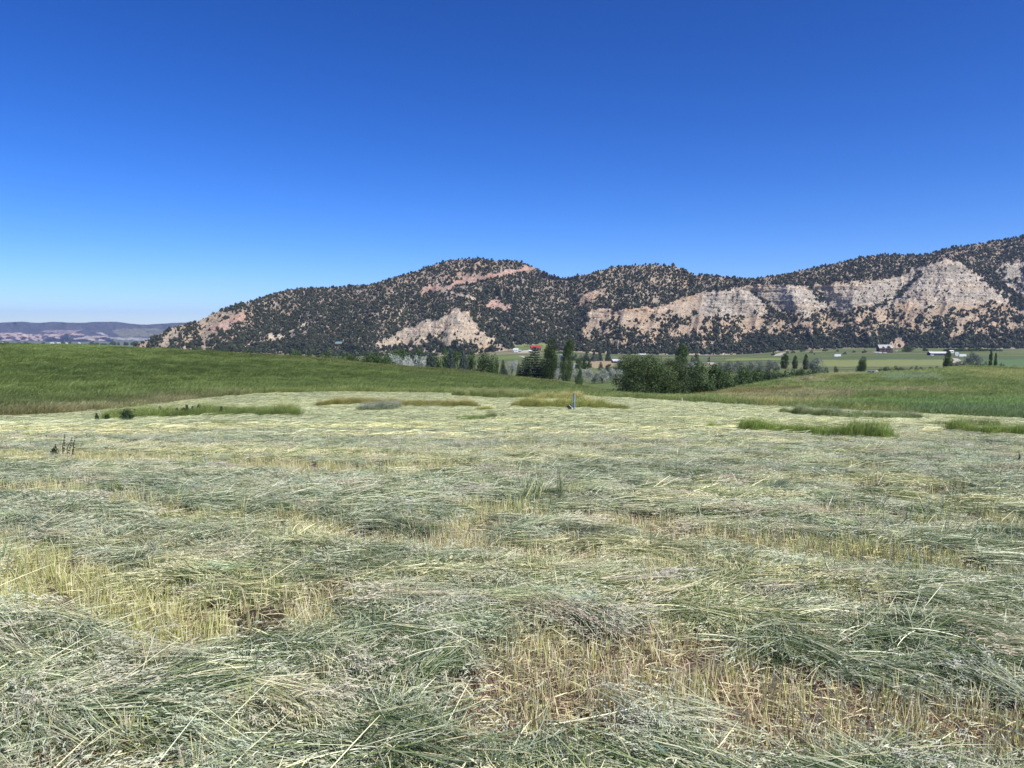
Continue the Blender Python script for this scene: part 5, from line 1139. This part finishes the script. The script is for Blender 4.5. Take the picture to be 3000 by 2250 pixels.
hillgrass(10000, .0, 1.0, .95, 'long green and tan grass covering the right hill', aM, aR)
hillgrass(1800, .0, .08, .9, 'tall green grass along the foot of the right hill', aM, aR, 1.6)

# dark weeds that stand above the cut grass
M_WEED = leaf_mat('weed_leaf', (.030, .055, .022), (.07, .10, .04)); M_DOCK = plain('weed_stalk', (.06, .055, .04), .8, .3, 30)
def weed(label, px, by, top, d0, d1, leafy=True, k=1, wide=.5):
    X, Y, Z = hit(px, by, d0, d1); Z = float(ground_z(X, Y)); hh = ((H - Y * float(tan_down(top))) - Z) * 1.2; e = empty('weed', (X, Y, Z)); tag(e, label, 'weed'); r = np.random.default_rng(int(px * 7)); 
    paths = []; C_, R_ = [], []
    for i in range(k):
        dx = r.normal(0, .08); tx = dx + r.normal(0, .10) * hh; hhh = hh * (1 if i == 0 else r.uniform(.55, .9)); paths.append(([(dx * .4, 0, -.03), (dx, .01, hhh * .5), (tx, 0, hhh * .97)], [.012, .009, .004]))
        for j in range(7):
            t = .35 + .6 * j / 6; C_.append((dx + (tx - dx) * t, r.normal(0, .01), hhh * t)); R_.append((.17 if leafy else .028) * hh * (1.25 - t * .6) * wide * 2)
    V, Fc = branches(0, paths, 5); link('stem', np_mesh('stem', V, Fc), e, M_DOCK)
    P, d, kk_ = blob_cloud(np.array(C_), np.array(R_), 240 * k, int(px) + 5, inner=.8); V, Fc, q = leaves(P, d, (.055 if leafy else .016) * np.ones(len(P)), int(px) + 6, up=.3, aspect=.6); link('foliage', np_mesh('foliage', V, Fc, rnd=q), e, M_WEED if leafy else M_DOCK); return e
for px, by, top, k, lb in ((466, 1227, 1197, 3, 'bushy thistle, leftmost of the tall weeds on the grass strip'), (510, 1226, 1201, 2, 'short thistle second from the left on the grass strip'), (530, 1225, 1202, 2, 'short thistle beside the second one on the grass strip'),
                           (545, 1224, 1192, 2, 'slender tall thistle in the middle of the grass strip'), (566, 1222, 1196, 3, 'broad dark thistle in the middle of the grass strip'), (583, 1221, 1190, 2, 'tallest narrow thistle on the grass strip'),
                           (650, 1221, 1196, 2, 'lone thistle toward the right of the grass strip'), (697, 1220, 1200, 1, 'small thistle farthest right on the grass strip'), (288, 1240, 1216, 3, 'thin stalky weed at the left end of the grass strip'), (318, 1239, 1218, 2, 'second thin stalky weed at the left end of the strip')):
    weed(lb, px, by, top, 30, 75, True, k)
e = weed('round leafy green bush at the left end of the grass strip', 376, 1240, 1208, 30, 75, True, 6, 1.6)
weed('dark brown dock stalk, taller left one of the pair at left', 186, 1348, 1283, 8, 40, False, 2); weed('dark brown dock stalk, right one of the pair at left', 200, 1352, 1292, 8, 40, False, 2)
weed('small leafy weed at the foot of the dock stalks', 160, 1352, 1322, 8, 40, True, 3, .35); weed('low dark spiky weed left above the dock stalks', 142, 1296, 1277, 10, 50, False, 3)
weed('dark weed at the right edge of the field', 2992, 1368, 1334, 8, 50, False, 3); weed('small dark weed standing right of the middle field', 2787, 1346, 1330, 8, 50, False, 2)
weed('thin dark weed right of the sage clump', 1143, 1203, 1190, 40, 90, True, 2)

# dark raised lumps of hay
for lb, px, py, n, sz in (('dark raised heap of cut grass on the right', 2255, 1466, 22, .26), ('dark upturned tuft of cut grass in the middle', 1375, 1366, 8, .2), ('upright pale wisp of cut grass in the middle field', 1600, 1478, 5, .5)):
    X, Y, Z = hit(px, py, 3, 50); pale = 'pale' in lb; t_ = np.repeat([[1.3, 1.3, 1.2] if pale else [.5, .58, .5]], n, 0); P = np.stack([X + rng.normal(0, sz * .5, n), Y + rng.normal(0, sz * .25, n), ground_z(np.full(n, X), np.full(n, Y)) + rng.uniform(.0, .22, n) * sz * 2], 1)
    o = make_scatter('hay_heap', P, np.stack([rng.normal(0, .35, n), rng.normal(-.2 if not pale else -1.2, .3, n), rng.normal(-.4, .5, n)], 1), np.full((n, 3), .5 if not pale else .7), t_, rng.integers(0, 3, n), hayN[:3]); tag(o, lb, 'hay')

# ------------------------------------------------------------------ HAZE
hm = bpy.data.materials.new('haze'); hm.use_nodes = True; hn = hm.node_tree; hn.nodes.remove(hn.nodes['Principled BSDF'])
pv = hn.nodes.new('ShaderNodeVolumePrincipled'); pv.inputs['Color'].default_value = (.52, .66, 1.0, 1); pv.inputs['Density'].default_value = 6.0e-5; pv.inputs['Anisotropy'].default_value = .2
hn.links.new(pv.outputs[0], hn.nodes['Material Output'].inputs['Volume'])
me = box_mesh('haze', [(-16500, 16500, -400, 15500, -160, 520)]); o = link('haze', me, m=hm); tag(o, 'thin blue air haze over the whole valley', kind='stuff')
